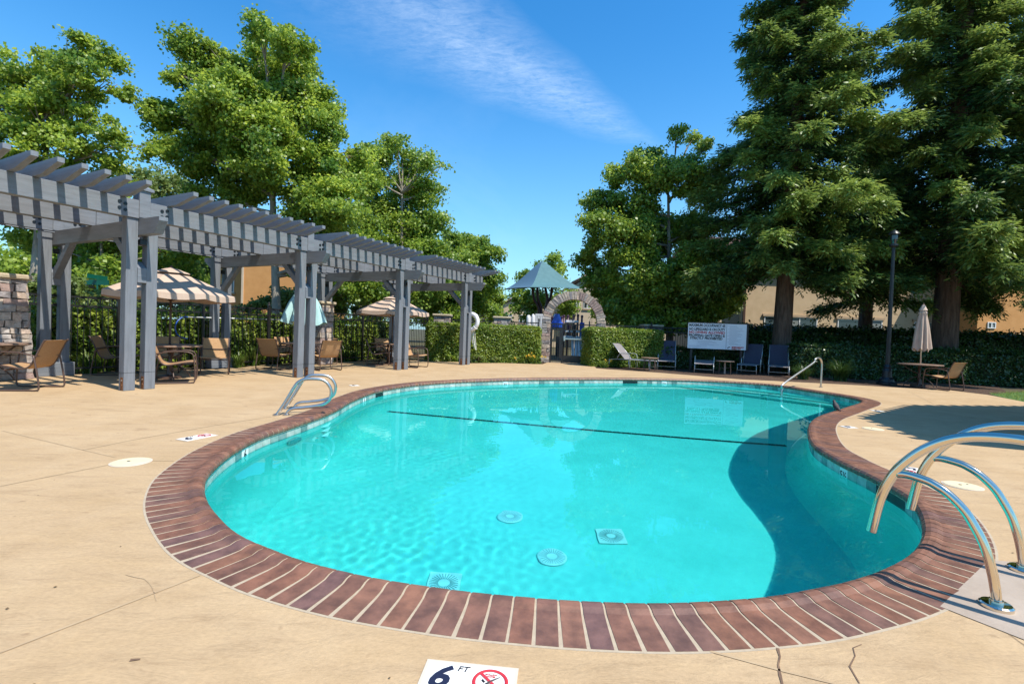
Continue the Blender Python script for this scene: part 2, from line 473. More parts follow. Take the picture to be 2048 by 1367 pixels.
# ------------------------------------------------------------------ deck and ground
COPW = 0.305
hole = offset(POOL, COPW - .012)
BED = [G(*p) for p in ((121,750),(330,741),(437,737.6),(523,730),(640,726),(715,722.5),(847,719.5),(912,723),(942,726),(1003,725.5),(1085,728),(1100,722),(1186,724),(1192,736),(1215,738),(1320,745),(1480,758),(1600,764),(1720,770),(1800,775),(1900,780),(1975,789),(2048,803))]
deck_outer = [(-30, -12), (-30, 2), (-16, 4.5), (-11.2, 8.2)] + BED + [(20.0, 11.5), (26, 10), (26, -12)]
deck_outer = [tuple(p) for p in deck_outer][::-1]
M_deck = bpy.data.materials.new('stamped_concrete'); M_deck.use_nodes = True
t = M_deck.node_tree; p = t.nodes['Principled BSDF']; p.inputs['Roughness'].default_value = .82; p.inputs['Specular IOR Level'].default_value = .3
co = t.nodes.new('ShaderNodeTexCoord')
def dnoise(scale, stretch, detail=6, rough=.6, dist=0):
    mp = t.nodes.new('ShaderNodeMapping'); mp.inputs['Scale'].default_value = stretch; t.links.new(co.outputs['Object'], mp.inputs[0])
    n = t.nodes.new('ShaderNodeTexNoise'); n.inputs['Scale'].default_value = scale; n.inputs['Detail'].default_value = detail
    n.inputs['Roughness'].default_value = rough; n.inputs['Distortion'].default_value = dist
    t.links.new(mp.outputs[0], n.inputs['Vector']); return n.outputs[0]
def dramp(src, stops):
    r = t.nodes.new('ShaderNodeValToRGB'); e = r.color_ramp.elements
    e[0].position, e[0].color = stops[0][0], (*stops[0][1], 1); e[1].position, e[1].color = stops[-1][0], (*stops[-1][1], 1)
    for q_, c_ in stops[1:-1]: x = e.new(q_); x.color = (*c_, 1)
    t.links.new(src, r.inputs[0]); return r.outputs[0]
def dmix(kind, fac, a, b):
    mx = t.nodes.new('ShaderNodeMix'); mx.data_type = 'RGBA'; mx.blend_type = kind
    if isinstance(fac, float): mx.inputs['Factor'].default_value = fac
    else: t.links.new(fac, mx.inputs['Factor'])
    t.links.new(a, mx.inputs['A']); t.links.new(b, mx.inputs['B']); return mx.outputs['Result']
base = dramp(dnoise(1.3, (1, 1, 1), 8, .65, .4), [(.3, (.39, .27, .15)), (.5, (.43, .305, .178)), (.7, (.46, .335, .202))])
streak = dramp(dnoise(2.2, (1, 3.4, 1), 9, .7, .8), [(.34, (.78, .75, .72)), (.44, (.96, .95, .94)), (.6, (1.04, 1.03, 1.0))])
grain = dramp(dnoise(42, (1, 1.5, 1), 4, .75), [(.25, (.86, .85, .84)), (.6, (1.06, 1.05, 1.04))])
colr = dmix('MULTIPLY', 1.0, dmix('MULTIPLY', .8, base, streak), grain)
spots = dramp(dnoise(7.5, (1, 1, 1), 3, .5), [(.70, (1, 1, 1)), (.76, (.66, .62, .6))])
colr = dmix('MULTIPLY', .75, colr, spots)
t.links.new(colr, p.inputs['Base Color'])
bm1 = t.nodes.new('ShaderNodeBump'); bm1.inputs['Distance'].default_value = .012; bm1.inputs['Strength'].default_value = .8
t.links.new(dnoise(5, (1, 2.6, 1), 9, .68, .9), bm1.inputs['Height']); t.links.new(bm1.outputs[0], p.inputs['Normal'])
deck = struct(fill_poly(deck_outer, [[tuple(q) for q in hole]], 0.0, 'pool_deck', M_deck))
M_ground = mat('ground_soil', (.05, .035, .02), (.09, .085, .03), .6, 1, .02, bscale=12)
ring = [(math.cos(a) * 900, math.sin(a) * 900 + 20) for a in np.linspace(0, 2 * PI, 48, endpoint=False)]
ground = struct(fill_poly(ring, [[tuple(q) for q in offset(POOL, COPW - .03)]], -0.03, 'ground', M_ground))
# deck edge skirt
mb = MB()
for a, b in zip(deck_outer, deck_outer[1:] + deck_outer[:1]):
    mb.sheet([[(a[0], a[1], 0), (b[0], b[1], 0)], [(a[0], a[1], -.05), (b[0], b[1], -.05)]])
mb.build('slab_edge', M_deck, deck)
# tooled joints and cracks in the slab, thin strips of a darker and a lighter fill
M_jointd = mat('joint_fill', (.36, .25, .145), (.44, .32, .19), 6, .95)
M_crack = mat('crack', (.10, .06, .04), (.2, .12, .07), 12, .95)
M_patch = mat('grey_patch', (.31, .245, .19), (.38, .31, .25), 3, .9, .004, bscale=20)
def strip(pts, w, name, material, z=.0025, jit=0.0, parent=deck):
    P = [Vector((x, y, 0)) for x, y in pts]
    Q = []
    for a, b in zip(P, P[1:]):
        n = max(1, int((b - a).length / .05)) if jit else 1
        for k in range(n): Q.append(a.lerp(b, k / n))
    Q.append(P[-1])
    rows = [[], []]
    for i, q in enumerate(Q):
        d = (Q[min(i + 1, len(Q) - 1)] - Q[max(i - 1, 0)]).normalized(); nn = Vector((-d.y, d.x, 0))
        if jit: q = q + nn * random.gauss(0, jit)
        ww = w * (random.uniform(.5, 1.3) if jit else 1)
        rows[0].append(q + nn * ww / 2 + Vector((0, 0, z))); rows[1].append(q - nn * ww / 2 + Vector((0, 0, z)))
    return MB().sheet([rows[1], rows[0]]).build(name, material, parent)
for pts in ([(0, 972), (228, 927)], [(0, 1305), (400, 1150)], [(300, 921), (348, 921)], [(165, 900), (262, 880), (420, 852), (585, 826)],
            [(5, 861), (165, 899), (230, 914)], [(1940, 785), (1800, 780)], [(1817, 782), (1950, 850), (2048, 893)], [(1420, 1302), (1560, 1340), (1670, 1367)]):
    strip([G(*q) for q in pts], .012, 'joint', M_jointd)
strip([G(*q) for q in [(1556, 1296), (1560, 1330), (1562, 1372)]], .012, 'crack', M_crack, jit=.006)
strip([G(*q) for q in [(1722, 1288), (1706, 1310), (1708, 1335), (1728, 1368)]], .006, 'crack', M_crack, jit=.008)
strip([G(*q) for q in [(1985, 1255), (2010, 1262), (2048, 1290)]], .004, 'crack', M_crack, jit=.006)
strip([G(*q) for q in [(250, 1150), (300, 1165), (318, 1200)]], .004, 'crack', M_jointd, jit=.01)
for q in ((630, 876), (668, 873), (260, 1320)):
    g = G(*q); strip([g, (g[0] + .03, g[1] + .01)], .012, 'stain', M_crack, jit=.004)
rl = np.random.default_rng(77); nl_ = 260
Lp = np.column_stack([rl.uniform(-9, 9, nl_), rl.uniform(1.2, 16, nl_), np.full(nl_, .004)])
Lp = Lp[~pip(Lp[:, :2], offset(POOL, COPW))]
V_, t_n = leaves(Lp, .013, rl, 8, .5)
V_[..., 2] = np.maximum(V_[..., 2], .0035)
M_litter = mat('dry_leaf', (.10, .06, .03), (.22, .14, .06), 3, .9)
stuff(tag(quads_mesh('leaf_litter', V_, t_n, M_litter), 'tiny dry leaves scattered over the concrete deck', 'leaf litter'))
pp = [G(*q) for q in ((1880, 1213), (1978, 1120), (2100, 1130), (2100, 1300))]
fill_poly(pp, [], .0035, 'patch', M_patch, deck)

# ------------------------------------------------------------------ pool shell
pool = thing('swimming_pool', 'kidney shaped turquoise swimming pool with brown brick coping set in the concrete deck', 'swimming pool', (0, 0, 0))
def floor_z(x, y): return -1.6 + .42 * min(1, max(0, (y - 7.5) / 3.5))
S_ = resample(POOL, .08); NS = normals(S_, 2)
rings = []
for (ins, z) in ((0.0, -.03), (0.0, -.75), (.02, -.9), (.07, -1.03), (.16, -1.13), (.28, -1.2)):
    R_ = []
    for k, (q, n) in enumerate(zip(S_, NS)):
        fz = floor_z(*q); zz = z if z > -.8 else -.75 + (fz + .75) * ((z + .75) / (-1.2 + .75))
        R_.append((q[0] - n[0] * ins, q[1] - n[1] * ins, zz))
    rings.append(R_)
for k in range(2, len(rings)):                    # relax the inset rings
    A = np.array(rings[k]); A[:, :2] = psmooth(A[:, :2], 1.5 * (k - 1)); rings[k] = [tuple(a) for a in A]
mb = MB(); n_ = len(S_)
for R_ in rings: mb.v += [Vector(q) for q in R_]
for k in range(len(rings) - 1):
    for i in range(n_):
        j = (i + 1) % n_; mb.f.append((k * n_ + i, (k + 1) * n_ + i, (k + 1) * n_ + j, k * n_ + j))
basin = mb.build('wall', M_plaster, pool, smooth=True)
def clip(poly, n, c):
    out = []
    for i in range(len(poly)):
        a, b = poly[i], poly[(i + 1) % len(poly)]
        da, db = a[0] * n[0] + a[1] * n[1] - c, b[0] * n[0] + b[1] * n[1] - c
        if da >= 0: out.append(tuple(a))
        if (da >= 0) != (db >= 0):
            s = da / (da - db); out.append((a[0] + (b[0] - a[0]) * s, a[1] + (b[1] - a[1]) * s))
    return out
inner = np.array(rings[-1])
bm = bmesh.new()
def both(poly, ya, yb):
    q = clip([tuple(p_) for p_ in poly], (0, 1), ya); return clip(q, (0, -1), -yb)
for ya, yb in ((-50, 7.5), (7.5, 11.0), (11.0, 50)):
    q = both(inner[:, :2], ya, yb); vs = [bm.verts.new((a_, b_, floor_z(a_, b_))) for a_, b_ in q]
    es = [bm.edges.new((vs[i_], vs[(i_ + 1) % len(vs)])) for i_ in range(len(vs))]
    bmesh.ops.triangle_fill(bm, use_beauty=True, edges=es)
bmesh.ops.remove_doubles(bm, verts=list(bm.verts), dist=.001)
for f in bm.faces:
    if f.normal.z < 0: f.normal_flip()
me = bpy.data.meshes.new('floor'); bm.to_mesh(me); bm.free()
pfloor = link('floor', me, M_plaster, pool)
POOLPARTS = [basin, pfloor]
# entry steps along the far right wall
P10 = resample(POOL, .1)
nv = Vector((.80, .60)).normalized()
top_c = max(q[0] * nv[0] + q[1] * nv[1] for q in P10)
for k, (w, z) in enumerate(((.55, -.32), (.95, -.55), (1.35, -.78))):
    c = clip([tuple(q) for q in P10], nv, top_c - w - .15)
    c = [(x, y) for x, y in c]
    mb = MB(); mb.prism([(x, y, -1.25) for x, y in c], (0, 0, 1.25 + z)); POOLPARTS.append(mb.build('step', M_plaster, pool))
    # pale nosing
# lane line on the slope break
def floor_pt(u, v):
    d = 1.2
    for _ in range(4):
        q = under(u, v, d); d = -floor_z(*q)
    return (q[0], q[1], -d)
l0 = floor_pt(763, 821); l1 = floor_pt(1573, 891)
v0, v1 = Vector(l0), Vector(l1); n = int((v1 - v0).length / .155)
tdir = (v1 - v0).normalized(); side = Vector((-tdir.y, tdir.x, 0))
proto = None
for k in range(n):
    a = v0.lerp(v1, k / n)
    a.z = floor_z(a.x, a.y) + .004
    if proto is None:
        proto = MB().box(0, .15, -.05, .05, 0, .006).mesh('lane_tile'); proto.materials.append(M_lane)
    o = link('floor_tile', proto, None, pool); o.location = a; o.rotation_euler = (0, 0, math.atan2(tdir.y, tdir.x)); POOLPARTS.append(o)
# main drains
M_grate = mat('white_grate', (.7, .75, .75), rough=.5)
for (u, v, sq) in ((1020, 1034, 0), (1222, 1073, 1), (1104, 1115, 0), (888, 1168, 1)):
    q = floor_pt(u, v); mb = MB(); s = .13
    cx, cy, cz = q[0], q[1], q[2] + .01
    if sq:
        mb.box(cx - s, cx + s, cy - s, cy + s, cz, cz + .012)
    else: mb.lathe([(s, 0), (s, .012), (s * .9, .02)], 24, (cx, cy, cz))
    dr = mb.build('drain_cover', M_grate, pool); POOLPARTS.append(dr)
    mb = MB()
    for k in range(28):
        a = 2 * PI * k / 28; w = .0022
        T = Matrix.Translation((cx, cy, cz + .013)) @ Matrix.Rotation(a, 4, 'Z')
        mb.box(.045, s * .88, -w, w, 0, .009 if not sq else .004, T)
    o = mb.build('slot', mat('slot_shade', (.16, .3, .32), rough=.8), dr); stuff(o); POOLPARTS.append(o)
# tile band along the waterline
n_t = int(round(len(POOL) * .02 / .1535)); TP = resample(POOL, len(POOL) * .02 / n_t)
TN = normals(TP, 1)
skim = [G(1267, 763, -.1), G(1800, 1000, -.06), G(752, 787, -.1)]
def near_idx(pt): return int(np.argmin(((TP - np.array(pt)) ** 2).sum(1)))
sk_idx = set()
for s in skim:
    i = near_idx(s); sk_idx |= {i, (i + 1) % len(TP), (i + 2) % len(TP)} if s is not skim[2] else {i, (i + 1) % len(TP)}
num_idx = {near_idx(G(495, 905, -.1)): '6', near_idx(G(1023, 768, -.1)): '3\u00bd', near_idx(G(1330, 765, -.1)): '3\u00bd', near_idx(G(1712, 950, -.1)): '5\u00bd', near_idx(G(727, 798, -.1)): '5'}
tproto = MB().box(.003, .1505, 0, .012, -.185, -.033).mesh('tile'); tproto.materials.append(M_tile)
wproto = MB().box(.003, .1505, 0, .0125, -.185, -.033).mesh('tile'); wproto.materials.append(M_white)
sproto = MB().box(0, .1535, -.002, .006, -.185, -.033).mesh('skimmer_mouth'); sproto.materials.append(M_dark)
for i in range(len(TP)):
    a = TP[i]; b = TP[(i + 1) % len(TP)]; d = b - a; ang = math.atan2(d[1], d[0])
    isk = i in sk_idx
    o = link('skimmer_mouth' if isk else 'tile', sproto if isk else (wproto if i in num_idx else tproto), None, pool)
    # local +y must point into the pool (left of a counter-clockwise walk)
    o.location = (a[0], a[1], 0); o.rotation_euler = (0, 0, ang); POOLPARTS.append(o)
    if i in num_idx:
        tx = text(num_idx[i], .125 if len(num_idx[i]) == 1 else .1, o, (.077, .0132, -.155), (PI / 2, 0, PI), M_ink, name='depth_number', align='CENTER', bold=.002)
# grout behind the tiles
# coping
n_b = int(round(len(POOL) * .02 / .0985)); BP = resample(POOL, len(POOL) * .02 / n_b)
ext = resample(POOL, len(POOL) * .02 / (n_b * 4)); EN = normals(ext, 6)
prof = [(-.022, -.045), (-.03, -.03), (-.028, -.008), (-.012, .012), (.015, .021), (.045, .019), (.075, .008), (.13, .004), (.305, .003), (.305, -.045)]
NB = normals(BP, 1)
cop = []
near_order = sorted(range(n_b), key=lambda i: BP[i][1])
near300 = set(near_order[:298])
rest = MB()
for i in range(n_b):
    ni = len(BP); c = BP[i]; n = NB[i]; tv = np.array([-n[1], n[0]])
    nn = NB[(i + 1) % ni]; pn = NB[i - 1]
    curv = float(np.dot((nn - pn) / 2, tv)) / .0985     # outward fan
    hw0 = (.0985 - .0095) / 2
    mb = MB() if i in near300 else rest
    b = len(mb.v); rows = len(prof); jz = random.uniform(-.0002, .0006)
    for sgn in (-1, 1):
        for (o_, z_) in prof:
            full = .0985 * (1 + curv * o_)
            hw = min(hw0 + .001, (full - .011) / 2) if curv < 0 else min(hw0, (full - .011) / 2)
            hw = max(hw, .015)
            mb.v.append(Vector((c[0] + n[0] * o_ + tv[0] * hw * sgn, c[1] + n[1] * o_ + tv[1] * hw * sgn, z_ + jz)))
    for k in range(rows - 1): mb.f.append((b + k, b + k + 1, b + rows + k + 1, b + rows + k))
    mb.f.append((b + rows - 1, b, b + rows, b + 2 * rows - 1))
    mb.f.append(tuple(b + k for k in reversed(range(rows)))); mb.f.append(tuple(b + rows + k for k in range(rows)))
    if i in near300: cop.append(mb.build('brick', M_brick, pool))
stuff(rest.build('brick', M_brick, pool))
# mortar bed under and between the bricks
mb = MB(); rr = []
for (o_, z_) in ((-.021, -.05), (-.0265, -.028), (-.0235, -.0085), (-.009, .0095), (.015, .0175), (.045, .0155), (.075, .0045), (.13, .0019), (.318, .0016), (.318, -.05)):
    rr.append([(q[0] + n[0] * o_, q[1] + n[1] * o_, z_) for q, n in zip(ext, EN)])
for k in range(len(rr)): rr[k].append(rr[k][0])
mb.sheet(rr); mb.sheet([rr[-1], rr[0]]); mb.build('mortar_bed', M_mortar, pool)

# water
M_water = bpy.data.materials.new('pool_water'); M_water.use_nodes = True
t = M_water.node_tree; t.nodes.remove(t.nodes['Principled BSDF'])
gl = t.nodes.new('ShaderNodeBsdfGlass'); gl.inputs['IOR'].default_value = 1.333; gl.inputs['Roughness'].default_value = 0
gl.inputs['Color'].default_value = (.45, .955, .985, 1)
t.links.new(gl.outputs[0], t.nodes['Material Output'].inputs['Surface'])
step = .021
x0, x1, y0, y1 = POOL[:, 0].min() - .05, POOL[:, 0].max() + .05, POOL[:, 1].min() - .05, POOL[:, 1].max() + .05
xs = np.arange(x0, x1, step); ys = np.arange(y0, y1, step); nx, ny = len(xs), len(ys)
X, Y = np.meshgrid(xs, ys)
rw = np.random.default_rng(3)
Z = np.zeros_like(X)
for k in range(46):                                # long and short wavelets
    lam = .12 * (1.075 ** k) if k < 30 else .3 + .05 * (k - 30)
    a = rw.uniform(0, 2 * PI); kk = 2 * PI / lam
    Z += .00009 * lam ** 1.15 * 6 * np.sin(kk * (X * math.cos(a) + Y * math.sin(a)) + rw.uniform(0, 7))
# livelier, dappled patch where the return jets stir the near left water
rough_w = np.exp(-(((X + .5) / 1.5) ** 2 + ((Y - 3.6) / 1.1) ** 2)) + .5 * np.exp(-(((X + .6) / 1.6) ** 2 + ((Y - 6.2) / 1.0) ** 2))
R2 = np.zeros_like(X)
for k in range(60):
    lam = rw.uniform(.075, .17); a = rw.uniform(0, 2 * PI); kk = 2 * PI / lam
    R2 += lam * np.sin(kk * (X * math.cos(a) + Y * math.sin(a)) + rw.uniform(0, 7))
Z = Z * .05 + R2 * .00025 * (rough_w + .07)
V = np.stack([X, Y, Z + WATER_Z], -1).reshape(-1, 3)
cx = (X[:-1, :-1] + step / 2).ravel(); cy = (Y[:-1, :-1] + step / 2).ravel()
ok = pip(np.stack([cx, cy], 1), offset(POOL, .05))
ii = (np.arange(ny - 1)[:, None] * nx + np.arange(nx - 1)[None]).ravel()[ok]
F = np.stack([ii, ii + 1, ii + nx + 1, ii + nx], 1)
used = np.unique(F); remap = -np.ones(len(V), int); remap[used] = np.arange(len(used))
me = bpy.data.meshes.new('pool_water'); me.vertices.add(len(used)); me.vertices.foreach_set('co', V[used].astype(np.float32).ravel())
nf = len(F); me.loops.add(nf * 4); me.loops.foreach_set('vertex_index', remap[F].astype(np.int32).ravel())
me.polygons.add(nf); me.polygons.foreach_set('loop_start', np.arange(0, nf * 4, 4, dtype=np.int32)); me.polygons.foreach_set('loop_total', np.full(nf, 4, np.int32))
me.update(calc_edges=True)
water = struct(link('pool_water', me, M_water, None, smooth=True))
water.cycles.is_caustics_caster = True

# wall light, return fitting
q = G(592, 898, -.35)
i = near_idx(G(628, 848, 0)); a = Vector((*TP[i], -.42)); n = Vector((*TN[i], 0))
mb = MB(); T = Matrix.Translation(a) @ (-n).to_track_quat('Z', 'Y').to_matrix().to_4x4()
mb.lathe([(.13, 0), (.13, .03), (.11, .045)], 28); mb.v = [T @ v_ for v_ in mb.v]
M_lens = mat('light_lens', (.05, .3, .33), rough=.2)
ul = mb.build('pool_light', M_lens, pool, smooth=False); POOLPARTS.append(ul)
mb = MB(); mb.tube([(.135 * math.cos(g), .135 * math.sin(g), .03) for g in np.linspace(0, 2 * PI, 30)], .012, 6); mb.v = [T @ v_ for v_ in mb.v]
POOLPARTS.append(mb.build('light_ring', M_steel2, ul))

# ------------------------------------------------------------------ hand rails and ladders
def rail_set(name, label, foot1, e, group=None, far=False):
    e = Vector((*e, 0)).normalized(); ang = math.atan2(e.y, e.x)
    th = thing(name, label, 'pool handrail', (foot1[0], foot1[1], 0), ang, group)
    main = smooth_path([(.495, 0, .19), (.49, 0, .22), (.465, 0, .37), (.43, 0, .48), (.38, 0, .575), (.29, 0, .68), (.19, 0, .75), (.08, 0, .785), (-.06, 0, .795), (-.2, 0, .77), (-.32, 0, .69), (-.42, 0, .55), (-.47, 0, .4), (-.49, 0, .2), (-.49, 0, 0)], 6)
    MB().tube(main, .0235, 20).build('rail', M_steel, th, smooth=True)
    br = smooth_path([(.395, 0, .53), (.35, 0, .535), (.28, 0, .525), (.24, 0, .51), (.19, 0, .48), (.13, 0, .42), (.09, 0, .355), (.05, 0, .27), (.02, 0, .16), (.003, 0, .06), (0, 0, 0)], 6)
    MB().tube(br, .0205, 20).build('brace', M_steel, th, smooth=True)
    for x in (0, -.49): MB().lathe([(.062, .003), (.062, .018), (.055, .024), (.026, .026), (.026, .04)], 28, (x, 0, 0)).build('flange', M_steel, th, smooth=False)
    return th
rails = [rail_set('handrail', 'nearer of the two big curved steel rails at the lower right pool edge', (2.30, 2.26), (-.62, .78), 'curved steel rails at the near right'),
         rail_set('handrail', 'farther of the two big curved steel rails, standing behind the nearer one', (2.83, 2.65), (-.62, .78), 'curved steel rails at the near right')]
# left ladder
lad = thing('pool_ladder', 'steel loop ladder with two low hoops and white underwater steps on left pool edge', 'pool ladder', (-3.03, 6.40, 0), math.atan2(.24, .97))
for dy in (0.0, .52):
    pts = smooth_path([(-.02, 0, 0), (.055, 0, .12), (.115, 0, .23), (.2, 0, .39), (.25, 0, .445), (.33, 0, .48), (.5, 0, .48), (.58, 0, .445), (.635, 0, .37), (.65, 0, .30), (.63, 0, .21), (.57, 0, .155), (.48, 0, .125), (.30, 0, .10), (.19, 0, .09), (.13, 0, .06), (.10, 0, 0)], 5)
    o = MB().tube(pts, .021, 16).build('hoop', M_steel2, lad, smooth=True); o.location = (0, dy, 0)
    for x in (-.02, .10):
        o = MB().lathe([(.045, .002), (.045, .012), (.024, .02)], 20, (x, dy, 0)).build('flange', M_steel2, lad)
for k in range(3):
    o = MB().box(.46, .62, .04, .48, -.36 - .26 * k, -.325 - .26 * k).build('tread', M_tread, lad, bevel=.006); POOLPARTS.append(o)
for dy in (0.02, .5):
    o = MB().tube([(.5, dy, -.15), (.5, dy, -.95)], .018, 10).build('stringer', M_steel2, lad, smooth=True); POOLPARTS.append(o)
# stair handrail at the far right
gr = thing('grab_rail', 'bent steel grab rail rising from the far steps of the pool', 'grab rail', (8.49, 13.39, 0), 0)
gw = Vector((*G(1563, 790, WATER_Z), 0)); g0 = Vector((8.49, 13.39, 0)); ee = (gw - g0); Lr = math.hypot(ee.x, ee.y); eu = Vector((ee.x, ee.y, 0)).normalized()
def gp(t_, z): return eu * t_ + Vector((0, 0, z))
pth = smooth_path([gp(0, 0), gp(0, .3), gp(.0, .62), gp(.05, .74), gp(.16, .80), gp(.30, .80), gp(.42, .76), gp(.55, .66), gp(Lr - .12, .18), gp(Lr - .02, .04), gp(Lr, -.12), gp(Lr, -.5)], 5)
MB().tube(pth, .024, 16).build('rail', M_steel2, gr, smooth=True)
MB().lathe([(.05, .002), (.05, .014), (.026, .02)], 20).build('flange', M_steel2, gr)

for o in POOLPARTS: o.cycles.is_caustics_receiver = True

# ------------------------------------------------------------------ markers set in the deck
def deck_tile(u, v, rz, label, two=True, size=.152, num='6'):
    g = G(u, v); th = thing('depth_marker', label, 'depth marker', (g[0], g[1], 0), rz, 'depth markers set in the deck')
    s = size
    MB().box(-.012, s * (2 if two else 1) + .016, -.012, s + .012, .001, .005).build('grout_bed', M_grout, th)
    MB().box(0, s - .001, 0, s, .002, .0075).build('tile', M_white, th)
    text(num, .15 * s / .152, th, (.012, .028, .0085), (0, 0, 0), M_darkink, bold=.004, shear=.25, name='depth_number', sx=.98 if len(num) == 1 else .6)
    text('FT', .038 * s / .152, th, (.106 * s / .152, .112 * s / .152, .0085), (0, 0, 0), M_ink, name='lettering', shear=.2)
    if two:
        t2 = MB().box(s + .003, 2 * s + .002, 0, s, .002, .0075).build('tile', M_white, th)
        c = (s * 1.5 + .002, s * .5)
        circ = [(c[0] + .056 * math.cos(a), c[1] + .056 * math.sin(a), .0095) for a in np.linspace(0, 2 * PI, 40)]
        mb = MB().tube(circ, .006, 4, flat=.25)
        T = Matrix.Translation((c[0], c[1], .009)) @ Matrix.Rotation(-PI / 4, 4, 'Z'); mb.box(-.056, .056, -.0052, .0052, .0, .0012, T)
        mb.build('prohibition_ring', M_red, th)
        mb = MB()
        T = Matrix.Translation((c[0], c[1], .0082))
        mb.tube([T @ Vector((.03, .028, 0)), T @ Vector((.006, .008, 0)), T @ Vector((-.012, -.012, 0))], [.0015, .004, .005], 5)
        mb.tube([T @ Vector((-.012, -.012, 0)), T @ Vector((-.02, -.026, 0)), T @ Vector((-.008, -.034, 0))], [.005, .004, .002], 5)
        mb.tube([T @ Vector((-.02, -.004, 0)), T @ Vector((-.028, .006, 0))], [.004, .004], 6)
        mb.build('diver_symbol', M_ink, th)
        text('SHALLOW', .009, th, (c[0] - .022, c[1] + .032, .0085), (0, 0, 0), M_red)
        text('WATER', .009, th, (c[0] - .016, c[1] + .022, .0085), (0, 0, 0), M_red)
    return th
q0 = G(860, 1324); q1 = G(1021, 1341)
ax = math.atan2(q1[1] - q0[1], q1[0] - q0[0])
o = deck_tile(0, 900, ax, 'white depth marker reading 6 FT with no diving sign at the front')
o.location = (q0[0] + .152 * math.sin(ax), q0[1] - .152 * math.cos(ax), 0)
deck_tile(375, 882, math.radians(68), 'white depth marker in the deck by the left brick edge, beyond the round lid')
deck_tile(1797, 931, math.radians(-130), 'white depth marker half hidden behind the big curved steel rails', num='5')
deck_tile(1697, 856, math.radians(10), 'small white depth marker beside the cream lid on the right peninsula', two=False, num='5')
deck_tile(1757, 823, math.radians(20), 'small white depth marker at the tip of the dark roof shadow', two=False, num='4')
deck_tile(704, 772, math.radians(40), 'small white depth marker beyond the left ladder', two=False, num='5')
for (u, v, r, lab) in ((262, 924, .135, 'round cream skimmer lid in the deck left of the pool'), (1925, 971, .13, 'round cream skimmer lid in the deck behind the big steel rails'), (1746, 857.5, .12, 'round cream skimmer lid on the right peninsula beside a white marker')):
    g = G(u, v); th = thing('skimmer_lid', lab, 'skimmer lid', (g[0], g[1], 0), 0, 'round skimmer lids')
    MB().lathe([(r + .012, .001), (r + .012, .004), (r + .002, .005)], 40).build('rim', M_grout, th)
    MB().lathe([(r, .004), (r, .008), (r - .01, .01)], 40).build('cover', M_lid, th)
    mb = MB(); mb.lathe([(.012, .009), (.012, .012)], 10, (-.02, 0, 0)); mb.lathe([(.008, .009), (.008, .012)], 10, (.06, .02, 0)) if u > 1900 else None
    mb.build('finger_hole', M_dark, th)
# bird
g = G(1671, 823)
mb = MB(); mb.tube([(-.12, 0, .03), (-.09, 0, .042), (-.055, 0, .065), (-.015, 0, .095), (.02, 0, .135), (.035, 0, .17), (.045, 0, .192), (.06, 0, .198), (.075, 0, .194), (.09, 0, .186)], [.010, .016, .036, .052, .046, .030, .025, .024, .010, .002], 14)
mb.tube([(0, .02, .06), (.004, .02, .02)], .004, 5); mb.tube([(0, -.02, .06), (.004, -.02, .02)], .004, 5)
mb.tube([(-.015, .02, .019), (.03, .022, .018)], .003, 5); mb.tube([(-.015, -.02, .019), (.03, -.022, .018)], .003, 5)
bird = mb.build('pigeon', M_bird, None, smooth=True); bird.location = (g[0], g[1], 0.0); bird.rotation_euler = (0, 0, 1.9); bird.scale = (.8, .95, .95)
tag(bird, 'small dark pigeon standing on the brick coping of the right peninsula', 'bird')

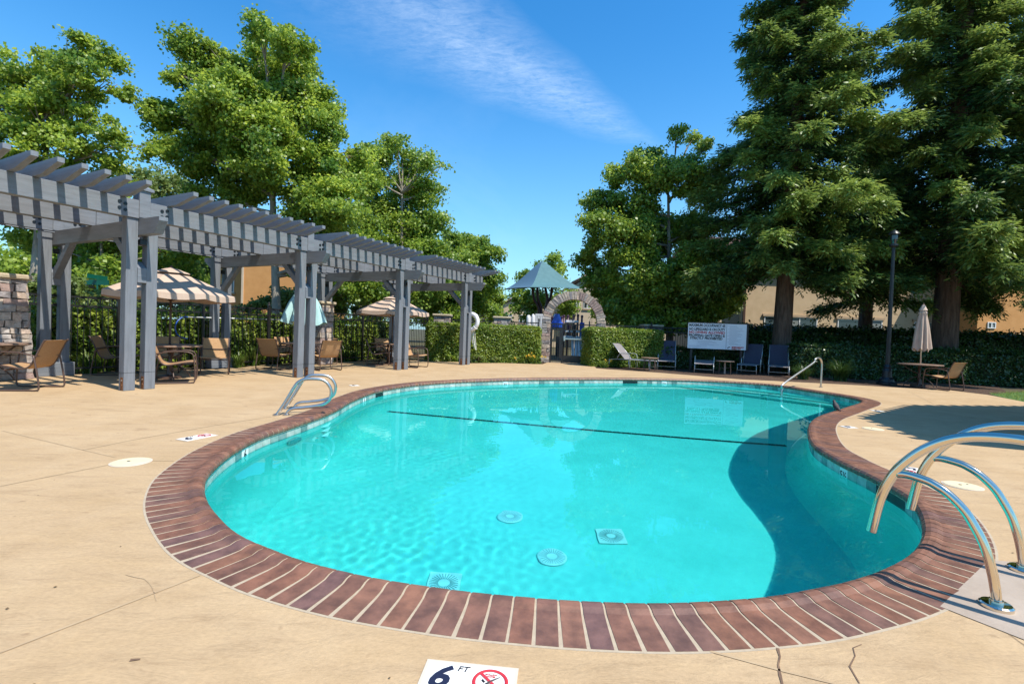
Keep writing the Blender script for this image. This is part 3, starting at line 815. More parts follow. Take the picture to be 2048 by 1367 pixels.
# ------------------------------------------------------------------ pergola
W_, GAP, S3, ZB, ZT = .165, .136, 3.333, 2.85, 3.15
TH = math.radians(27.85)
per = thing('pergola', 'long grey blue timber pergola with paired posts and tail cut rafters beside the pool', 'pergola', (-6.344, 8.02, 0), PI / 2 - TH)
DEP = 3.2
YF, YM, YB = -.03, 1.62, DEP - .03
def bx(name, x0, x1, y0, y1, z0, z1, bev=.006, material=M_timber, parent=per): return MB().box(x0, x1, y0, y1, z0, z1).build(name, material, parent, bevel=bev)
XL, XR = -1 * S3 - 2.0, 3 * S3 + .467 + .62
for i in range(-1, 4):
    X0 = i * S3
    for yb in (0.0, DEP):
        for xo in (0, W_ + GAP):
            po = bx('post', X0 + xo, X0 + xo + W_, yb, yb + W_, 0, ZB, material=M_timberz)
            if yb == 0.0:
                for z in (.09, .17):
                    MB().tube([(X0 + xo - .014, .05, z), (X0 + xo + .01, .05, z)], .014, 8).build('bolt', M_steel2 if z > .1 else M_rust, po)
                MB().box(X0 + xo - .004, X0 + xo - .0005, .02, .10, .01, .22).build('foot_plate', M_rust, po)
                bx('joint_line', X0 + xo - .002, X0 + xo + W_ + .002, yb - .002, yb + W_ + .002, .296, .3, 0, M_dark, po)
        # spacer with a pointed top between the posts
        mb = MB(); mb.prism([(X0 + W_ + .001, yb - .005, 1.80), (X0 + W_ + .001, yb + W_ - .01, 1.80), (X0 + W_ + .001, yb + W_ - .01, 2.16), (X0 + W_ + .001, yb - .005, 2.04)], (GAP - .002, 0, 0)); mb.build('spacer_block', M_timber, per)
        fx = bx('light_fixture', X0 + W_ + .02, X0 + W_ + GAP - .02, yb + (-.04 if yb == 0 else .0), yb + .06, 2.42, 2.52, .01, M_lampm)
        # bolts through the beam
        for xo in (-.12, -.04, .5, .58):
            for z in (2.95, 3.05):
                yy = (YF if yb == 0 else YB) - .012
                MB().tube([(X0 + xo, yy, z + (.02 if xo in (-.12, .58) else 0)), (X0 + xo, yy + .03, z + (.02 if xo in (-.12, .58) else 0))], .027, 8).build('bolt', M_lampm, per)
        # king block with a pyramid cap
        kb = bx('king_block', X0 + W_ - .01, X0 + W_ + GAP + .02, yb - .045, yb + .16, ZB + .02, ZT + .17, .004)
        mb = MB(); cx, cy = X0 + W_ + GAP / 2 + .005, yb + .057; a = .12
        b = [(cx - a, cy - a - .012, ZT + .17), (cx + a, cy - a - .012, ZT + .17), (cx + a, cy + a + .012, ZT + .17), (cx - a, cy + a + .012, ZT + .17)]
        mb.prism(b, (0, 0, .04)); k0 = len(mb.v); mb.v += [Vector((q[0], q[1], ZT + .21)) for q in b] + [Vector((cx, cy, ZT + .285))]
        for k in range(4): mb.f.append((k0 + k, k0 + (k + 1) % 4, k0 + 4))
        mb.build('cap', M_timber, kb)
    bx('post_footing', X0 - .06, X0 + .53, DEP - .07, DEP + W_ + .07, 0, .27, .01)
    # cross beam through the gap, tapered ends
    x = X0 + W_ + .002; z0, z1 = 2.585, ZB - .002; ya, yb_ = -.62, DEP + W_ + .55
    MB().prism([(x, ya, z1 - .06), (x, ya, z1), (x, yb_, z1), (x, yb_, z1 - .08), (x, yb_ - .25, z0), (x, ya + .14, z0)][::-1], (GAP - .004, 0, 0)).build('cross_beam', M_timbery, per)
    for y0, y1 in ((W_, W_ + .62), (DEP, DEP - .62)):        # knee braces
        s = .085
        MB().prism([(x + .012, y0, 2.0 - s), (x + .012, y0, 2.0 + s), (x + .012, y1 - (s if y1 > y0 else -s), 2.585), (x + .012, y1 + (s if y1 > y0 else -s), 2.585)], (GAP - .028, 0, 0)).build('knee_brace', M_timbery, per)
for yb, nm in ((YF, 0), (YM, 1), (YB, 2)):
    for i in range(-2, 4):
        xa = XL if i == -2 else i * S3 + .467 / 2 + .002
        xb = XR if i == 3 else (i + 1) * S3 + .467 / 2 - .002
        bx('beam', xa, xb, yb, yb + .15, ZB + (0.0 if nm != 1 else .002), ZT, .006)
# rafters
rp = MB().prism([(0, -.80, ZT + .11), (0, -.80, ZT + .175), (0, DEP + .95, ZT + .175), (0, DEP + .95, ZT + .11), (0, DEP + .45, ZT + .002), (0, -.28, ZT + .002)][::-1], (.078, 0, 0)).mesh('rafter'); rp.materials.append(M_timbery)
for i in range(-2, 4):
    for k in range(11):
        x = i * S3 + .467 + .11 + k * .264
        if x > XR - .1 or x < XL: continue
        o = link('rafter', rp, None, per); o.location = (x, random.uniform(-.015, .015), 0)
for k in range(2):
    pass
# wires and junction strip under the back beam
MB().tube([(XL, YB - .05, ZB - .03), (XR - 2, YB - .05, ZB - .03)], .012, 6).build('conduit', M_timber, per)

# ------------------------------------------------------------------ chairs, tables, umbrellas
def chair(label, loc, rz, group):
    th = thing('patio_chair', label, 'chair', loc, rz, group)
    prof_ = smooth_path([(.30, 0, .385), (.27, 0, .405), (.15, 0, .395), (-.10, 0, .35), (-.20, 0, .38), (-.26, 0, .47), (-.34, 0, .66), (-.40, 0, .79), (-.425, 0, .80)], 4)
    rows = [[(q.x, y, q.z) for q in prof_] for y in (-.255, -.13, 0, .13, .255)]
    for r_i in (1, 2, 3): rows[r_i] = [(q[0] + (-.01 if q[2] > .5 else 0), q[1], q[2] - (.012 if q[2] < .5 else 0)) for q in rows[r_i]]
    MB().sheet(rows).build('sling', M_sling, th, smooth=True)
    for y in (-.262, .262):
        MB().tube([(q.x, y, q.z) for q in prof_], .0135, 8).build('side_rail', M_bronze, th, smooth=True)
        yy = y * 1.12
        MB().tube(smooth_path([(-.28, yy, .56), (-.1, yy, .60), (.1, yy, .61), (.24, yy, .585), (.29, yy, .53)], 4), .019, 8, flat=.6).build('armrest', M_bronze, th, smooth=True)
        MB().tube(smooth_path([(.29, yy, .53), (.305, yy, .4), (.32, yy, .2), (.315, yy, .05), (.27, yy, .018), (.1, yy, .016), (-.2, yy, .016), (-.32, yy, .018), (-.36, yy, .06), (-.33, yy, .3), (-.28, yy, .56)], 4), .013, 8).build('sled_leg', M_bronze, th, smooth=True)
    MB().tube([(.10, -.29, .33), (.10, .29, .33)], .012, 6).build('cross_bar', M_bronze, th)
    MB().tube([(-.29, -.29, .55), (-.29, .29, .55)], .012, 6).build('cross_bar', M_bronze, th)
    return th
c0 = G(22, 778)
CG = 'tan sling patio chairs'
ch0 = chair('tan sling chair at the far left edge, seen from behind beside the pergola footing', (-7.78, 7.85), math.radians(192), CG)
def dch(u, v, deg, lab):
    g = G(u, v); return dup(ch0, (g[0], g[1], 0), math.radians(deg), lab, CG)
dch(-8, 748, 330, 'tan sling chair behind the table by the stone pillar at the left edge')
dch(236, 748, 20, 'tan sling chair mostly hidden behind the nearest pergola post')
dch(352, 764, 30, 'tan sling chair right of the nearest pergola post, its side to the pool')
dch(428, 747, -62, 'tan sling chair facing the camera in front of a pergola footing')
dch(328, 744, -60, 'tan sling chair behind the table under the wide open beige umbrella')
dch(550, 738, 82, 'tan sling chair seen from behind, left of the second pergola post')
dch(580, 729, -25, 'tan sling chair behind the table with the teal umbrella, on its left')
dch(650, 739, 135, 'tan sling chair seen from behind, right of the second pergola post')
dch(642, 728, 235, 'tan sling chair behind the table with the teal umbrella, on its right')
dch(757, 730, 15, 'tan sling chair left of the third pergola post, turned to the right')
dch(770, 722, -55, 'tan sling chair behind the table under the striped shaded umbrella')
dch(828, 734, -20, 'tan sling chair right of the third pergola post, seat towards the pool')
dch(1884, 779, 108, 'tan sling chair beside the round table under the redwoods on the right')
def table(label, loc, group='round patio tables', r=.56):
    th = thing('patio_table', label, 'table', loc, 0, group)
    MB().lathe([(r - .012, .655), (r, .66), (r, .685), (r - .012, .69)], 36).build('tabletop', M_tabletop, th)
    MB().lathe([(.035, .02), (.035, .654)], 14).build('pedestal', M_bronze, th, smooth=True)
    for k in range(4):
        a = PI / 4 + k * PI / 2; c, s = math.cos(a), math.sin(a)
        MB().tube(smooth_path([(.03 * c, .03 * s, .3), (.16 * c, .16 * s, .26), (.3 * c, .3 * s, .12), (.36 * c, .36 * s, .012)], 4), .012, 6).build('leg', M_bronze, th, smooth=True)
        MB().tube(smooth_path([(.03 * c, .03 * s, .4), (.14 * c, .14 * s, .45), (.3 * c, .3 * s, .56), (.4 * c, .4 * s, .652)], 4), .012, 6).build('bracket', M_bronze, th, smooth=True)
    return th
tp = {}
tp['a'] = G(340, 756); tp['b'] = G(605, 735); tp['c'] = G(775, 728); tp['r'] = G(1837, 773); tp['z'] = G(-28, 764)
tb0 = table('round table under the wide open beige umbrella behind the nearest post', (*tp['a'], 0))
dup(tb0, (*tp['b'], 0), .2, 'round table with the closed teal umbrella behind the second post')
dup(tb0, (*tp['c'], 0), .4, 'round table under the open umbrella behind the third post')
dup(tb0, (*tp['r'], 0), .1, 'round table with the closed beige umbrella in front of the redwood trunk')
dup(tb0, (*tp['z'], 0), .3, 'round table cut off by the left edge of the photo')
def umbrella_open(label, loc, rz=0, r=1.17, top=2.2, rim=1.72):
    th = thing('patio_umbrella', label, 'umbrella', loc, rz, 'open beige umbrellas')
    MB().tube([(0, 0, .03), (0, 0, top)], .021, 12).build('pole', M_bronze, th, smooth=True)
    MB().lathe([(.22, .0), (.22, .05), (.06, .08), (.035, .25)], 24).build('base', M_bronze, th)
    can = []
    for k in range(8):
        mb = MB(); rows = []
        a0, a1 = k * PI / 4, (k + 1) * PI / 4
        for j in range(7):
            s = .0 if j == 0 else j / 6; rowp = []
            for q_ in range(7):
                f = q_ / 6; a = a0 + (a1 - a0) * f
                chord = math.cos(PI / 8) / math.cos(a - (a0 + a1) / 2)
                rad = max(.02, r * s * chord); sag = .045 * math.sin(PI * f) * s
                z = top - (top - rim) * (s ** 1.25) - sag * .5
                if j == 6: z -= 0
                rowp.append((rad * math.cos(a), rad * math.sin(a), z))
            rows.append(rowp)
        rows.append([(q[0] * 1.01, q[1] * 1.01, q[2] - .10 - .02 * math.sin(PI * i_ / 6)) for i_, q in enumerate(rows[-1])])
        mb.sheet(rows[:-1]); c_ = mb.build('canopy_panel', M_canvas, th, smooth=True)
        MB().sheet(rows[-2:]).build('valance', M_canvas, c_, smooth=True)
        MB().tube([(.03 * math.cos(a0), .03 * math.sin(a0), top - .05), (r * .98 * math.cos(a0), r * .98 * math.sin(a0), rim - .015)], .009, 5).build('rib', M_bronze, th)
        MB().tube([(.03 * math.cos(a0), .03 * math.sin(a0), top - .62), (r * .5 * math.cos(a0), r * .5 * math.sin(a0), top - (top - rim) * (.5 ** 1.25) - .04)], .007, 5).build('stretcher', M_bronze, th)
    MB().lathe([(.34, top - .06), (.30, top - .035), (.12, top + .03), (.03, top + .055)], 8).build('vent_cap', M_canvas, th)
    MB().lathe([(.02, top + .05), (.028, top + .075), (.012, top + .1)], 10).build('finial', M_bronze, th)
    return th
um = umbrella_open('wide open beige umbrella with rafter shadows, behind the nearest pergola post', (tp['a'][0] - .02, tp['a'][1], 0), .3)
dup(um, (tp['c'][0] + .1, tp['c'][1] + .1, 0), .1, 'open beige umbrella with wavy shadow stripes behind the third pergola post', 'open beige umbrellas')
def umbrella_closed(label, loc, material, rmax, ztop, zbot, group, spread=1.0):
    th = thing('patio_umbrella', label, 'umbrella', loc, 0, group)
    MB().tube([(0, 0, .03), (0, 0, ztop + .05)], .021, 12).build('pole', M_bronze if material is M_teal else M_steel2, th, smooth=True)
    MB().lathe([(.22, .0), (.22, .05), (.06, .08), (.035, .25)], 24).build('base', M_bronze, th)
    n = 96; rows = []
    H_ = ztop - zbot
    for j, s in enumerate((0, .04, .10, .14, .17, .3, .5, .7, .85, 1.0)):
        z = ztop - .02 - H_ * s; rad = rmax * (.28 + .72 * s ** .8) if s > .16 else rmax * (.10 + 3.2 * s)
        row = []
        for i in range(n + 1):
            a = 2 * PI * i / n
            fold = 1 + (.20 * math.cos(8 * a) + .09 * math.cos(13 * a + 1 + 3 * s)) * min(1, s * 2.2)
            row.append((rad * fold * math.cos(a), rad * fold * math.sin(a), z - (.05 * (1 - math.cos(8 * a)) * (s > .95))))
        rows.append(row)
    MB().sheet(rows).build('canopy', material, th, smooth=True)
    if material is M_canvas:
        MB().lathe([(.11, ztop - .12), (.10, ztop - .10), (.03, ztop + .05)], 16).build('vent_cap', material, th)
    MB().lathe([(.015, ztop + .04), (.022, ztop + .07), (.008, ztop + .1)], 10).build('finial', M_bronze, th)
    return th
umbrella_closed('closed pale teal umbrella half hidden behind the second pergola post', (*tp['b'], 0), M_teal, .52, 2.25, 1.30, 'closed umbrellas')
umbrella_closed('closed beige umbrella standing in the table by the redwood trunk on the right', (tp['r'][0] + .02, tp['r'][1], 0), M_canvas, .20, 2.42, 1.18, 'closed umbrellas')

def lounger(label, loc, rz, back_deg, cseat, cback, arms=True):
    th = thing('chaise_lounge', label, 'lounger', loc, rz, 'pool loungers')
    z = .34
    seatp = [(.98, 0, z - .03), (.95, 0, z), (.5, 0, z - .012), (0, 0, z)]
    MB().sheet([[(q[0], y, q[2] - (.012 if abs(y) < .2 and 0 < i < 3 else 0)) for i, q in enumerate(seatp)] for y in (-.3, -.1, .1, .3)]).build('seat_sling', cseat, th, smooth=True)
    a = math.radians(back_deg); L_ = .78; c, s = math.cos(a), math.sin(a)
    bp_ = [(-.01, 0, z + .005), (-.4 * c + .015, 0, z + .4 * s - .01), (-L_ * c, 0, z + L_ * s)]
    MB().sheet([[(q[0], y, q[2]) for q in bp_] for y in (-.3, 0, .3)]).build('back_sling', cback, th, smooth=True)
    for y in (-.31, .31):
        MB().tube([(.99, y, z - .04), (.95, y, z), (0, y, z), (-.55, y, z - .02), (-.72, y, z - .06)], .014, 8).build('side_rail', M_silver, th, smooth=True)
        MB().tube([(0, y, z), (-L_ * c, y, z + L_ * s)], .013, 8).build('back_rail', M_silver, th, smooth=True)
        for x in (.93, .15, -.62):
            MB().tube([(x, y, z - .01), (x + (.03 if x > 0 else -.03), y * 1.04, 0)], .013, 8).build('leg', M_silver, th, smooth=True)
        if arms:
            MB().tube(smooth_path([(.22, y * 1.06, 0.0), (.2, y * 1.06, z + .1), (.14, y * 1.06, z + .2), (0.0, y * 1.06, z + .22), (-.2, y * 1.06, z + .19), (-.3, y * 1.06, z + .02)], 4), .016, 8, flat=.7).build('armrest', M_silver, th, smooth=True)
    MB().tube([(.93, -.31, .12), (.93, .31, .12)], .009, 6).build('cross_bar', M_silver, th)
    return th
def GL(u, v): g = G(u, v); return (g[0], g[1], 0)
lounger('lounger with pale grey sling turned sideways in front of the clipped hedge, leftmost of five', GL(1256, 736), math.radians(-38), 48, M_slingl, M_slingl)
lounger('lounger with raised dark back facing the pool, between the hedge and the sign', GL(1333, 736), math.radians(-108), 74, M_slingl, M_slingb)
lounger('lounger lying flat under the pool rules sign, its back folded down', GL(1408, 742), math.radians(-112), 4, M_slingl, M_slingl)
lounger('lounger with raised dark back just right of the pool rules sign', GL(1503, 745), math.radians(-126), 72, M_slingl, M_slingb)
lounger('lounger with raised dark back in front of the first redwood trunk', GL(1556, 748), math.radians(-117), 72, M_slingl, M_slingb)
def side_table(label, loc):
    th = thing('side_table', label, 'side table', loc, 0, 'small side tables between the loungers')
    MB().lathe([(.30, .43), (.31, .44), (.31, .455), (.30, .46)], 28).build('tabletop', M_tabletop, th)
    for k in range(4):
        a = .4 + k * PI / 2
        MB().tube([(.25 * math.cos(a), .25 * math.sin(a), .43), (.27 * math.cos(a), .27 * math.sin(a), 0)], .011, 6).build('leg', M_bronze, th)
    MB().tube([(.25 * math.cos(.4), .25 * math.sin(.4), .2), (-.25 * math.cos(.4), -.25 * math.sin(.4), .2)], .01, 6).build('cross_bar', M_bronze, th)
    MB().tube([(0, 0, .0), (0, 0, .43)], .03, 8).build('umbrella_sleeve', M_canvas, th)
    return th
side_table('small round side table between the two leftmost loungers', GL(1299, 740))
side_table('small round side table right of the flat lounger under the sign', GL(1449, 747))

# ------------------------------------------------------------------ pool rules sign
sg0 = D(1377, 645, 18.9); sg1 = D(1494, 647.5, 18.55)
bl = D(1376, 695.5, 18.9)
dirx = Vector((sg1.x - sg0.x, sg1.y - sg0.y, 0)); SW = dirx.length; SH = sg0.z - bl.z
sign = thing('rules_sign', 'large white pool rules sign on posts behind the flat lounger', 'sign', (sg0.x, sg0.y, 0), math.atan2(dirx.y, dirx.x))
zb = bl.z; zt = sg0.z
MB().box(0, SW, 0, .03, zb, zt).build('board', M_signw, sign)
MB().box(-.03, SW + .05, -.012, .045, zt + .001, zt + .035).build('frame', M_lampm, sign)
MB().box(SW + .002, SW + .07, -.01, .05, zb - .0, zt).build('frame', M_lampm, sign)
for x in (.15, SW - .15): MB().box(x - .045, x + .045, .035, .12, 0, zt - .05).build('post', M_lampm, sign)
MB().box(.01, SW * .652, -.003, .0, zt - .150 * SH, zt - .143 * SH).build('rule_line', M_ink, sign)
MB().box(SW * .66, SW * .664, -.003, .0, zb + .02, zt - .02).build('rule_line', M_ink, sign)
def sline(s, y, size, width, m_, x=.03, bold=.005):
    o = text(s, size, sign, (x, -.004, zt - y * SH), (PI / 2, 0, 0), m_, bold=bold)
    bpy.context.view_layer.update(); w = max(v_.co.x for v_ in o.data.vertices) - min(v_.co.x for v_ in o.data.vertices)
    o.scale = (width / max(w, .01), 1, 1)
wl = SW * .62
sline('MAXIMUM OCCUPANCY 65', .125, .125, wl, M_ink)
sline('NO LIFEGUARD IS ON DUTY', .285, .135, wl, M_ink)
sline('NO DIVING ALLOWED', .405, .125, wl, M_red)
sline('PROPPING GATE OPEN IS', .525, .125, wl, M_ink)
sline('STRICTLY PROHIBITED', .635, .125, wl * .9, M_ink, x=.08)
sline('EMERGENCY', .925, .06, SW * .21, M_red, x=SW * .76)
sline('CALL 911', .985, .06, SW * .15, M_red, x=SW * .76)
M_fine = mat('fine_print', (.38, .39, .45), rough=.5)
mb = MB()
for k in range(9):
    x0 = .03 if k > 5 else wl * random.uniform(.1, .4); mb.box(x0, x0 + wl * random.uniform(.35, .6), -.0025, 0, zt - (.70 + .032 * k) * SH, zt - (.69 + .032 * k) * SH)
for k in range(24):
    x0 = SW * (.68 if k % 4 == 0 else .71); mb.box(x0, x0 + SW * random.uniform(.12, .25), -.0025, 0, zt - (.08 + .032 * k) * SH, zt - (.071 + .032 * k) * SH)
stuff(mb.build('fine_print', M_fine, sign))
MB().tube(smooth_path([(SW * .69, -.004, zt - .96 * SH), (SW * .70, -.004, zt - .92 * SH), (SW * .73, -.004, zt - .90 * SH)], 4), .014, 6).build('handset_symbol', M_ink, sign)

# ------------------------------------------------------------------ lamp post
g = G(1773, 768)
lp = thing('lamp_post', 'tall dark fluted lamp post between the lower hedge and the round table', 'lamp post', (g[0], g[1], 0))
MB().lathe([(.27, 0), (.27, .05), (.21, .08), (.19, .16), (.14, .22), (.12, .42), (.09, .50), (.10, .53), (.08, .58), (.068, .62)], 24).build('base', M_lampm, lp)
mb = MB(); rows = []
for z, r in ((.62, .058), (4.25, .042)):
    rows.append([((r * (1 + .07 * math.cos(12 * 2 * PI * i / 72))) * math.cos(2 * PI * i / 72), (r * (1 + .07 * math.cos(12 * 2 * PI * i / 72))) * math.sin(2 * PI * i / 72), z) for i in range(73)])
MB().sheet(rows).build('pole', M_lampm, lp)
MB().lathe([(.07, 4.25), (.12, 4.3), (.12, 4.35), (.06, 4.38)], 16).build('collar', M_lampm, lp)
MB().lathe([(.06, 4.38), (.10, 4.5), (.10, 4.62), (.09, 4.66)], 16).build('lantern', M_glass, lp)
MB().lathe([(.16, 4.66), (.10, 4.74), (.02, 4.8)], 16).build('hood', M_lampm, lp)

# ------------------------------------------------------------------ life ring, rope, hook pole
lr = D(942, 642, 16.6)
lat = (Matrix.Rotation(PI / 2 - TH, 4, 'Z'))
def per_w(x, y, z): return per.location + lat @ Vector((x, y, z))
c = per_w(3 * S3 + .467 + .07, .03, 0); 
ring_o = thing('life_ring', 'white life ring with rope hanging on the last pergola post', 'life ring', (c.x, c.y, 0), PI / 2 - TH)
zc_ = lr.z
MB().tube([(.0, 0 + .27 * math.cos(a) * 1.0 + .03, zc_ + .27 * math.sin(a)) for a in np.linspace(0, 2 * PI, 40)], .075, 12).build('ring', M_playw, ring_o, smooth=True)
for k in range(4):
    a = PI / 4 + k * PI / 2; r0_ = .27
    MB().tube([(.082 * math.cos(t_), .03 + (r0_ + .082 * math.sin(t_)) * math.cos(a), zc_ + (r0_ + .082 * math.sin(t_)) * math.sin(a)) for t_ in np.linspace(0, 2 * PI, 14)], .012, 5).build('rope_band', M_rope, ring_o)
rn = random.Random(4)
for k in range(5):
    y = -.08 + .06 * k
    MB().tube(smooth_path([(.06, y, zc_ - .25), (.08, y + rn.uniform(-.08, .08), zc_ - .6), (.07, y + rn.uniform(-.12, .12), zc_ - 1.0 + .08 * k), (.05, y + rn.uniform(-.03, .03), zc_ - .7), (.06, y * .3, zc_ - .28)], 6), .008, 5).build('rope', M_rope, ring_o)
MB().box(-.07, .0, -.05, .05, zc_ - .02, zc_ + .04).build('bracket', M_steel2, ring_o)
# aluminium rescue pole with a blue hook, carried on the back posts
hp0 = D(376, 634, 11.9); hp1 = D(664, 642.5, 17.0)
hk = thing('rescue_pole', 'long silver rescue pole with blue curved hook hung along the back posts', 'rescue pole', (hp0.x, hp0.y, 0), math.atan2(hp1.y - hp0.y, hp1.x - hp0.x))
Lh = math.hypot(hp1.x - hp0.x, hp1.y - hp0.y)
MB().tube([(0, 0, hp0.z), (Lh, 0, hp1.z)], .018, 10).build('pole', M_silver, hk, smooth=True)
MB().tube(smooth_path([(0, 0, hp0.z), (-.12, 0, hp0.z - .0), (-.26, 0, hp0.z - .1), (-.32, 0, hp0.z - .25), (-.26, 0, hp0.z - .42), (-.12, 0, hp0.z - .5), (0.0, 0, hp0.z - .52)], 6), .013, 8).build('hook', M_blue, hk, smooth=True)

# ------------------------------------------------------------------ stonework
def stone_mesh(w, d, h, seed):
    rs = random.Random(seed); mb = MB(); j = lambda s: rs.uniform(-s, s)
    mb.box(0, w, 0, d, 0, h)
    mb.v = [Vector((p.x + j(.016), p.y + j(.016), p.z + j(.014))) for p in mb.v]
    return mb
def pillar(label, loc, w, h, rz=0, flare=0.0, group='stone fence pillars', rows_h=.17, cap=.11):
    th = thing('stone_pillar', label, 'stone pillar', loc, rz, group)
    z = 0; k = 0; rs = random.Random(int(abs(loc[0] * 37 + loc[1] * 11)))
    core = MB(); hc = h - cap
    def half(zz): return w / 2 + flare * (1 - zz / h)
    core.v = []; a0, a1 = half(0) - .03, half(hc) - .03
    core.prism([(-a0, -a0, 0), (a0, -a0, 0), (a0, a0, 0), (-a0, a0, 0)], (0, 0, hc)); 
    for i in range(4, 8): core.v[i] = Vector((math.copysign(a1, core.v[i].x), math.copysign(a1, core.v[i].y), hc))
    core.build('core', M_joint, th)
    while z < hc - .02:
        hh = min(rs.uniform(rows_h * .6, rows_h * 1.3), hc - z)
        if hc - z - hh < .05: hh = hc - z
        a = half(z + hh / 2)
        for f in range(4):
            R = Matrix.Rotation(f * PI / 2, 4, 'Z'); x = -a
            while x < a - .02:
                ww = min(rs.uniform(.11, .30), a - x)
                if a - x - ww < .09: ww = a - x
                mb = stone_mesh(ww - .012, .07, hh - .012, rs.random())
                mb.v = [R @ (p + Vector((x + .006, -a - .012 - rs.uniform(0, .012), z + .006))) for p in mb.v]
                mb.build('stone', M_stone, th); x += ww
        z += hh
    a = half(hc) + .07
    mb = MB(); n = 5
    mb.box(-a, a, -a, a, hc, h - .02); o = mb.build('cap', M_cap, th, bevel=.025)
    return th
pillar('big flared stone pillar at the left edge of the photo', (-9.52, 8.98, 0), .66, 1.95, math.radians(62), flare=.10, group='stone fence pillars', rows_h=.13, cap=.12)
pillar('narrow stone pillar behind the second pergola post and teal umbrella', (*G(642, 727), 0), .45, 1.95, math.radians(62))
pillar('stone pillar topping the clipped hedge just left of the life ring', (-2.95, 20.6, 0), .62, 1.86, 0)
pillar('stone pillar topping the clipped hedge just left of the arch', (-.45, 20.9, 0), .66, 1.86, 0)
pillar('stone pillar behind the hedge right of the arch, beside the plane tree trunk', (5.9, 20.9, 0), .72, 1.75, 0)

# arch
AX = 1146; YA = 20.3
ctr = D(AX, 645, YA)
CX, CZ, RO, RI = ctr.x + .02, 1.68, 1.29, .95
arch = thing('stone_arch', 'round stone gateway arch over the black pool gate', 'arch', (CX, YA, 0), math.radians(-6), None)
TD = .42
ns = 34
for k in range(ns):
    a0, a1 = PI * k / ns, PI * (k + 1) / ns; g_ = .006
    rs = random.Random(k)
    ro = RO + rs.uniform(-.025, .025)
    for yy, dd in ((0, TD),):
        p_ = []
        for (r, a) in ((RI, a0 + g_ / RI), (ro, a0 + g_ / ro), (ro, a1 - g_ / ro), (RI, a1 - g_ / RI)):
            p_.append((r * math.cos(a), -TD / 2 - rs.uniform(0, .03), CZ + r * math.sin(a)))
        MB().prism(p_[::-1], (0, TD + .03, 0)).build('stone', M_stone, arch)
mb = MB(); rows = []
for r in (RI + .02, RO - .03):
    rows.append([(r * math.cos(a), -TD / 2 + .02, CZ + r * math.sin(a)) for a in np.linspace(0, PI, 40)])
rows2 = [[(x, TD / 2 - .02, z) for x, y, z in r] for r in rows]
mb.sheet(rows); mb.sheet([rows[0], rows2[0]]); mb.sheet([rows2[1], rows[1]]); mb.sheet(rows2[::-1]); mb.build('core', M_joint, arch)
for sx in (-1, 1):
    mid = sx * (RI + RO) / 2; hw = (RO - RI) / 2
    MB().box(mid - hw + .025, mid + hw - .025, -TD / 2 + .03, TD / 2 - .03, 0, CZ).build('core', M_joint, arch)
    z = 0; rs = random.Random(50 + sx)
    while z < CZ - .01:
        hh = min(rs.uniform(.09, .2), CZ - z)
        if CZ - z - hh < .05: hh = CZ - z
        cuts = [-hw, rs.uniform(-.06, .06), hw] if rs.random() < .75 else [-hw, hw]
        for a, b in zip(cuts, cuts[1:]):
            mb = stone_mesh(b - a - .012, .08, hh - .012, rs.random()); mb.v = [p + Vector((mid + a + .006, -TD / 2 - .01 - rs.uniform(0, .02), z + .006)) for p in mb.v]; mb.build('stone', M_stone, arch)
            mb = stone_mesh(b - a - .012, .08, hh - .012, rs.random()); mb.v = [p + Vector((mid + a + .006, TD / 2 - .06, z + .006)) for p in mb.v]; mb.build('stone', M_stone, arch)
        for s2 in (-1, 1):
            mb = stone_mesh(.07, TD - .04, hh - .012, rs.random()); mb.v = [p + Vector((mid + s2 * hw - (.06 if s2 > 0 else .01), -TD / 2 + .02, z + .006)) for p in mb.v]; mb.build('stone', M_stone, arch)
        z += hh

# ------------------------------------------------------------------ fences and gate
ringm = MB().tube([(.072 * math.cos(a), 0, .072 * math.sin(a)) for a in np.linspace(0, 2 * PI, 17)], .008, 4).mesh('ring'); ringm.materials.append(M_black)
def fence(label, A, B, h=1.60, nposts=7, group=None, base_z=0.0):
    A = Vector((*A, 0)); B = Vector((*B, 0)); L_ = (B - A).length; d = (B - A)
    th = thing('iron_fence', label, 'fence', (A.x, A.y, base_z), math.atan2(d.y, d.x), 'black iron fence runs')
    for z in (h, h - .19, .12): MB().box(0, L_, -.018, .018, z - .02, z + .02).build('rail', M_black, th)
    bal = MB().box(-.0065, .0065, -.0065, .0065, .10, h - .2).mesh('baluster'); bal.materials.append(M_black)
    sh = MB().box(-.008, .008, -.008, .008, h - .19, h).mesh('upright'); sh.materials.append(M_black)
    n = int(L_ / .105)
    if n < 150:
        for k in range(n): o = link('baluster', bal, None, th); o.location = ((k + .5) * L_ / n, 0, 0)
    n2 = int(L_ / .21)
    for k in range(n2):
        o = link('ring', ringm, None, th); o.location = ((k + .5) * L_ / n2, 0, h - .095)
        o = link('upright', sh, None, th); o.location = (k * L_ / n2, 0, 0)
    for k in range(nposts):
        x = L_ * k / (nposts - 1)
        po = MB().box(x - .03, x + .03, -.03, .03, 0, h + .1).build('post', M_black, th)
        MB().lathe([(.045, h + .1), (.045, h + .12), (.03, h + .14), (.038, h + .17), (.01, h + .2)], 10, (x, 0, 0)).build('finial', M_black, po)
    return th
FA, FB = (-9.55, 9.2), (-3.55, 20.45)
fence('black iron fence with a row of rings behind the pergola', FA, FB, 1.60, 8)
fence('black iron fence section between the hedge top pillars left of the arch', (-2.6, 20.75), (1.1, 20.6), 1.62, 3)
fence('black iron fence section right of the arch behind the plane tree', (3.75, 20.1), (9.8, 20.9), 1.62, 4)
gate = thing('pool_gate', 'black iron pool gate with a silver push bar under the stone arch', 'gate', (CX - RI - .02, YA - .05, 0), math.radians(-6))
GWd = 2 * RI + .04
